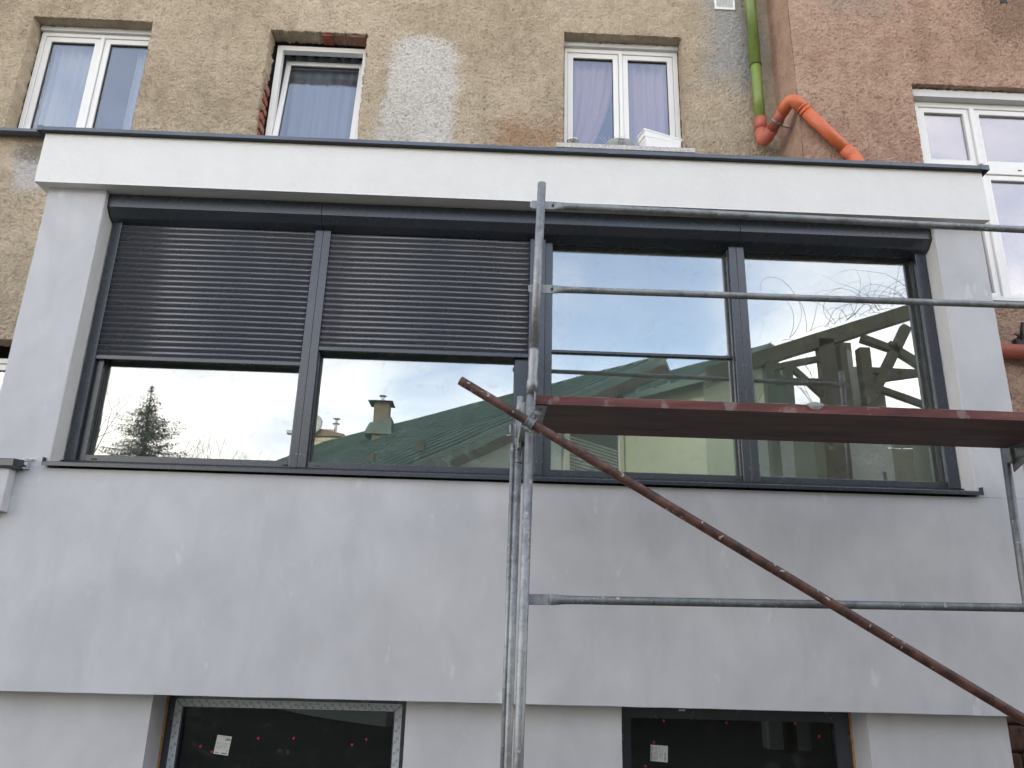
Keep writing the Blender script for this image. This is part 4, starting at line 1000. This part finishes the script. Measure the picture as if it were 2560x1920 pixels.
MB().box(9.53, 9.95, -7.9, -7.7, 6.55, 7.02).build("pier_top", CREAM, tg)
MB().box(8.1, 9.52, -8.3, -8.1, 0, 5.75).build("infill_wall", OLIVE, tg); MB().box(8.1, 8.80, -8.1, -7.95, 0, 5.70).build("pier", CREAM, tg)
MB().box(10.48, 11.9, -8.25, -8.1, 0, 5.72).build("infill_wall", OLIVE, tg); MB().box(11.35, 12.0, -8.05, -7.9, 0, 6.4).build("pier", CREAM, tg)
ow = thing("sky_blocking_house", "unseen two storey house added beyond the timber gable to block sky light", "house", (16, -10, 0))  # unseen house, added to keep sky light off the lower right wall
MB().box(12.6, 21, -15, -8.6, 0, 4.9).build("wall", OLIVE, ow)
MB().prism_x([(-15.4, 4.8), (-15.4, 4.95), (-11.8, 6.7), (-8.2, 4.95), (-8.2, 4.8), (-11.8, 6.5)], 12.4, 21.3).build("roof", ROOFG, ow)
for k in range(4):
    for zz in (.9, 3.0):
        f_ = frame_mb(13.0 + k * 2.1, 14.1 + k * 2.1, zz, zz + 1.5, -8.62, -8.55, .08, .08, .08, .08).build("window", CREAMF, ow)
        MB().box(13.07 + k * 2.1, 14.03 + k * 2.1, -8.60, -8.595, zz + .07, zz + 1.43).build("pane", bpy.data.materials["dark_opposite_pane"], f_)
# distant cream brick block with stacks
fb3 = thing("cream_brick_building", "distant cream brick block with a stepped top and steel flue", "building", (-4.2, -29.5, 0))
MB().box(-5.3, -3.5, -31.5, -29.56, 0, 10.22).build("wall", CREAMJ, fb3)
cb = MB().box(0, .43, 0, .03, 0, .17).mesh("brick"); cb.materials.append(CREAMBR)
for r_ in range(12):
    for c_i in range(5):
        xx = -5.3 + c_i * .45 - (.2 if r_ % 2 else 0)
        if xx + .43 > -3.45: continue
        o = bpy.data.objects.new("brick", cb); COL.objects.link(o); o.parent = fb3; o.matrix_parent_inverse = Matrix.Identity(4)
        o.location = (xx - fb3.location.x, -29.555 - fb3.location.y, 10.2 - (r_ + 1) * .19)
MB().prism_y([(-5.3, 10.22), (-5.3, 10.50), (-4.5, 10.56), (-3.4, 10.33), (-3.4, 10.22)], -31.6, -29.4).build("cornice", CREAMJ, fb3)
MB().tube([(-3.93, -30, 10.3), (-3.93, -30, 11.15)], .07, 10).build("flue", STEEL, fb3)
for z in (10.95, 11.2): MB().tube([(-3.93, -30, z), (-3.93, -30, z + .02)], .18, 10).build("flue_cap", STEEL, fb3)
for k in range(5): MB().tube([(-4.32 + k * .1, -29.7, 10.4), (-4.32 + k * .1, -29.7, 10.62 - .02 * (k % 2))], .035, 8).build("chimney_pot", TILE, fb3)
MB().tube([(-4.95, -29.3, 10.75), (-4.95, -29.25, 10.76)], [.55, .5], 24).build("satellite_dish", simple("pale_dish", (.45, .45, .42), .5), fb3)
# street lamp and mast on the skyline
sl_ = thing("street_lamp", "small grey street lamp on the skyline left of the green roof", "street lamp", (-5.7, -29.5, 0))
MB().tube([(-5.62, -29.5, 0), (-5.66, -29.5, 9.9), (-5.82, -29.5, 10.3)], .05, 8).build("pole", GALV_D, sl_); MB().box(-6.05, -5.75, -29.65, -29.4, 10.28, 10.46).build("lamp_head", GALV, sl_, .03)

# spruce
random.seed(13)
sp = thing("spruce_tree", "dark spruce with drooping branches mirrored in the far left pane", "tree", (-10.3, -25.6, 0))
MB().tube([(-10.3, -25.6, 0), (-10.45, -25.6, 6), (-10.72, -25.56, 11.25)], [.22, .10, .008], 8).build("trunk", BARK, sp)
cr_ = MB()
for k in range(1500):
    tt = random.random() ** .78; dd = tt * 8.5; z = 11.22 - dd; rmax = .05 + min(dd * .82, dd * .38 + .62) * (1 + .22 * math.sin(dd * 5.1)); rl = rmax * random.uniform(.5, 1.08)
    a = random.uniform(0, 2 * math.pi); cxx = -10.72 + (11.3 - z) * .04; cyy = -25.58
    dirv = Vector((math.cos(a), math.sin(a), 0)); nseg = max(3, int(rl / .11))
    for s_ in range(nseg):
        f0 = s_ / nseg; p = Vector((cxx, cyy, z)) + dirv * rl * f0 + Vector((0, 0, -.34 * f0 * rl + .30 * f0 * f0 * rl))
        for _ in range(3 if dd > .8 else 1):
            b = Vector((random.uniform(-1, 1), random.uniform(-1, 1), random.uniform(-.9, .3))).normalized(); w = Vector((-b.y, b.x, .1)) * random.uniform(.018, .038); l_ = random.uniform(.09, .22)
            cr_.add([p - w, p + w, p + (b + dirv * .8).normalized() * l_], [(0, 1, 2)])
cr_.build("crown", NEEDLE, sp)
def bare_tree(name, label, base, h, seed, spread=.55, lvl=6, group="bare trees on the mirrored skyline"):
    random.seed(seed); t = thing(name, label, "tree", base, 0, group); mb = MB()
    def grow(p, d, l, r, k):
        q = p + d * l
        mb.tube([p, (p + q) / 2 + Vector((random.uniform(-1, 1), random.uniform(-1, 1), 0)) * l * .05, q], [r, r * .85, r * .68], 4 if k < 3 else 3, caps=False)
        if k >= lvl: return
        for _ in range(2 if k else 3):
            nd = (d + Vector((random.uniform(-1, 1), random.uniform(-1, 1), random.uniform(-.15, .6))) * spread).normalized()
            grow(q, nd, l * random.uniform(.62, .86), r * .62, k + 1)
    grow(Vector(base), Vector((0, 0, 1)), h * .3, h * .012, 0); mb.build("trunk_and_branches", BARK, t); return t
bare_tree("bare_tree", "bare thorny tree at the far left edge of the mirrored skyline", (-19.6, -38, 3), 12.5, 3)
bare_tree("bare_tree", "bare tree between the spruce and the street lamp, taller of the pair", (-13.9, -40, 3.5), 9.6, 4)
bare_tree("bare_tree", "bare tree between the spruce and the street lamp, smaller of the pair", (-12.2, -40, 3.5), 8.4, 5)
bare_tree("bare_tree", "bare tree behind the open timber gable", (12.5, -16, 1), 8.5, 8, .6)
# climbing twigs over the timber gable
vn = thing("bare_vine", "tangle of bare vine shoots growing over the timber gable", "climbing plant", (10, -7.8, 6.5)); random.seed(17)
vm = MB()
for k in range(38):
    x = random.uniform(8.2, 11.4); z = 6.35 + (x - 7.2) * .357 + .1; p = Vector((x, -7.56, z)); d = Vector((random.uniform(-1, 1), random.uniform(-.4, .4), random.uniform(.3, 1.2))).normalized(); pts = [p]
    curl = random.uniform(-.5, .5); st_ = random.uniform(.08, .16)
    for s_ in range(random.randint(6, 13)):
        d = (Matrix.Rotation(curl * .5 + random.uniform(-.25, .25), 3, 'Y') @ d + Vector((0, 0, -.05))).normalized(); p = p + d * st_; pts.append(p)
    vm.tube(pts, [.0055 * (1 - .7 * i / len(pts)) for i in range(len(pts))], 3, caps=False)
vm.build("shoots", BARK, vn)
# evergreens mirrored in the neighbour's tall window
def leafy(name, label, c, rx, rz_, n, seed, group="evergreens opposite the tall window"):
    random.seed(seed); t = thing(name, label, "shrub", (c[0], c[1], 0), 0, group); mb = MB()
    for k in range(n):
        v = Vector((random.gauss(0, 1), random.gauss(0, 1), random.gauss(0, 1))).normalized() * (random.random() ** .35)
        p = Vector(c) + Vector((v.x * rx, v.y * rx, v.z * rz_)) * (1 + .25 * noise.noise(v * 2.2 + Vector((seed, 0, 0))))
        a = Vector((random.uniform(-1, 1), random.uniform(-1, 1), random.uniform(-1, 1))).normalized(); b = a.orthogonal().normalized(); s_ = random.uniform(.05, .13)
        mb.add([p, p + a * s_ + b * s_ * .4, p + a * s_ * 2, p + a * s_ - b * s_ * .4], [(0, 1, 2, 3)])
    mb.build("crown", LEAF, t); MB().tube([(c[0], c[1], 0), (c[0], c[1], c[2])], .09, 8).build("trunk", BARK, t); return t
leafy("evergreen_shrub", "dense evergreen mirrored low in the neighbour's tall window", (16.5, -8, 5.0), 2.2, 2.6, 5000, 3)
leafy("evergreen_shrub", "tall narrow evergreen behind the dense one at the right", (20.5, -14, 6.5), 2.0, 4.5, 5000, 6)
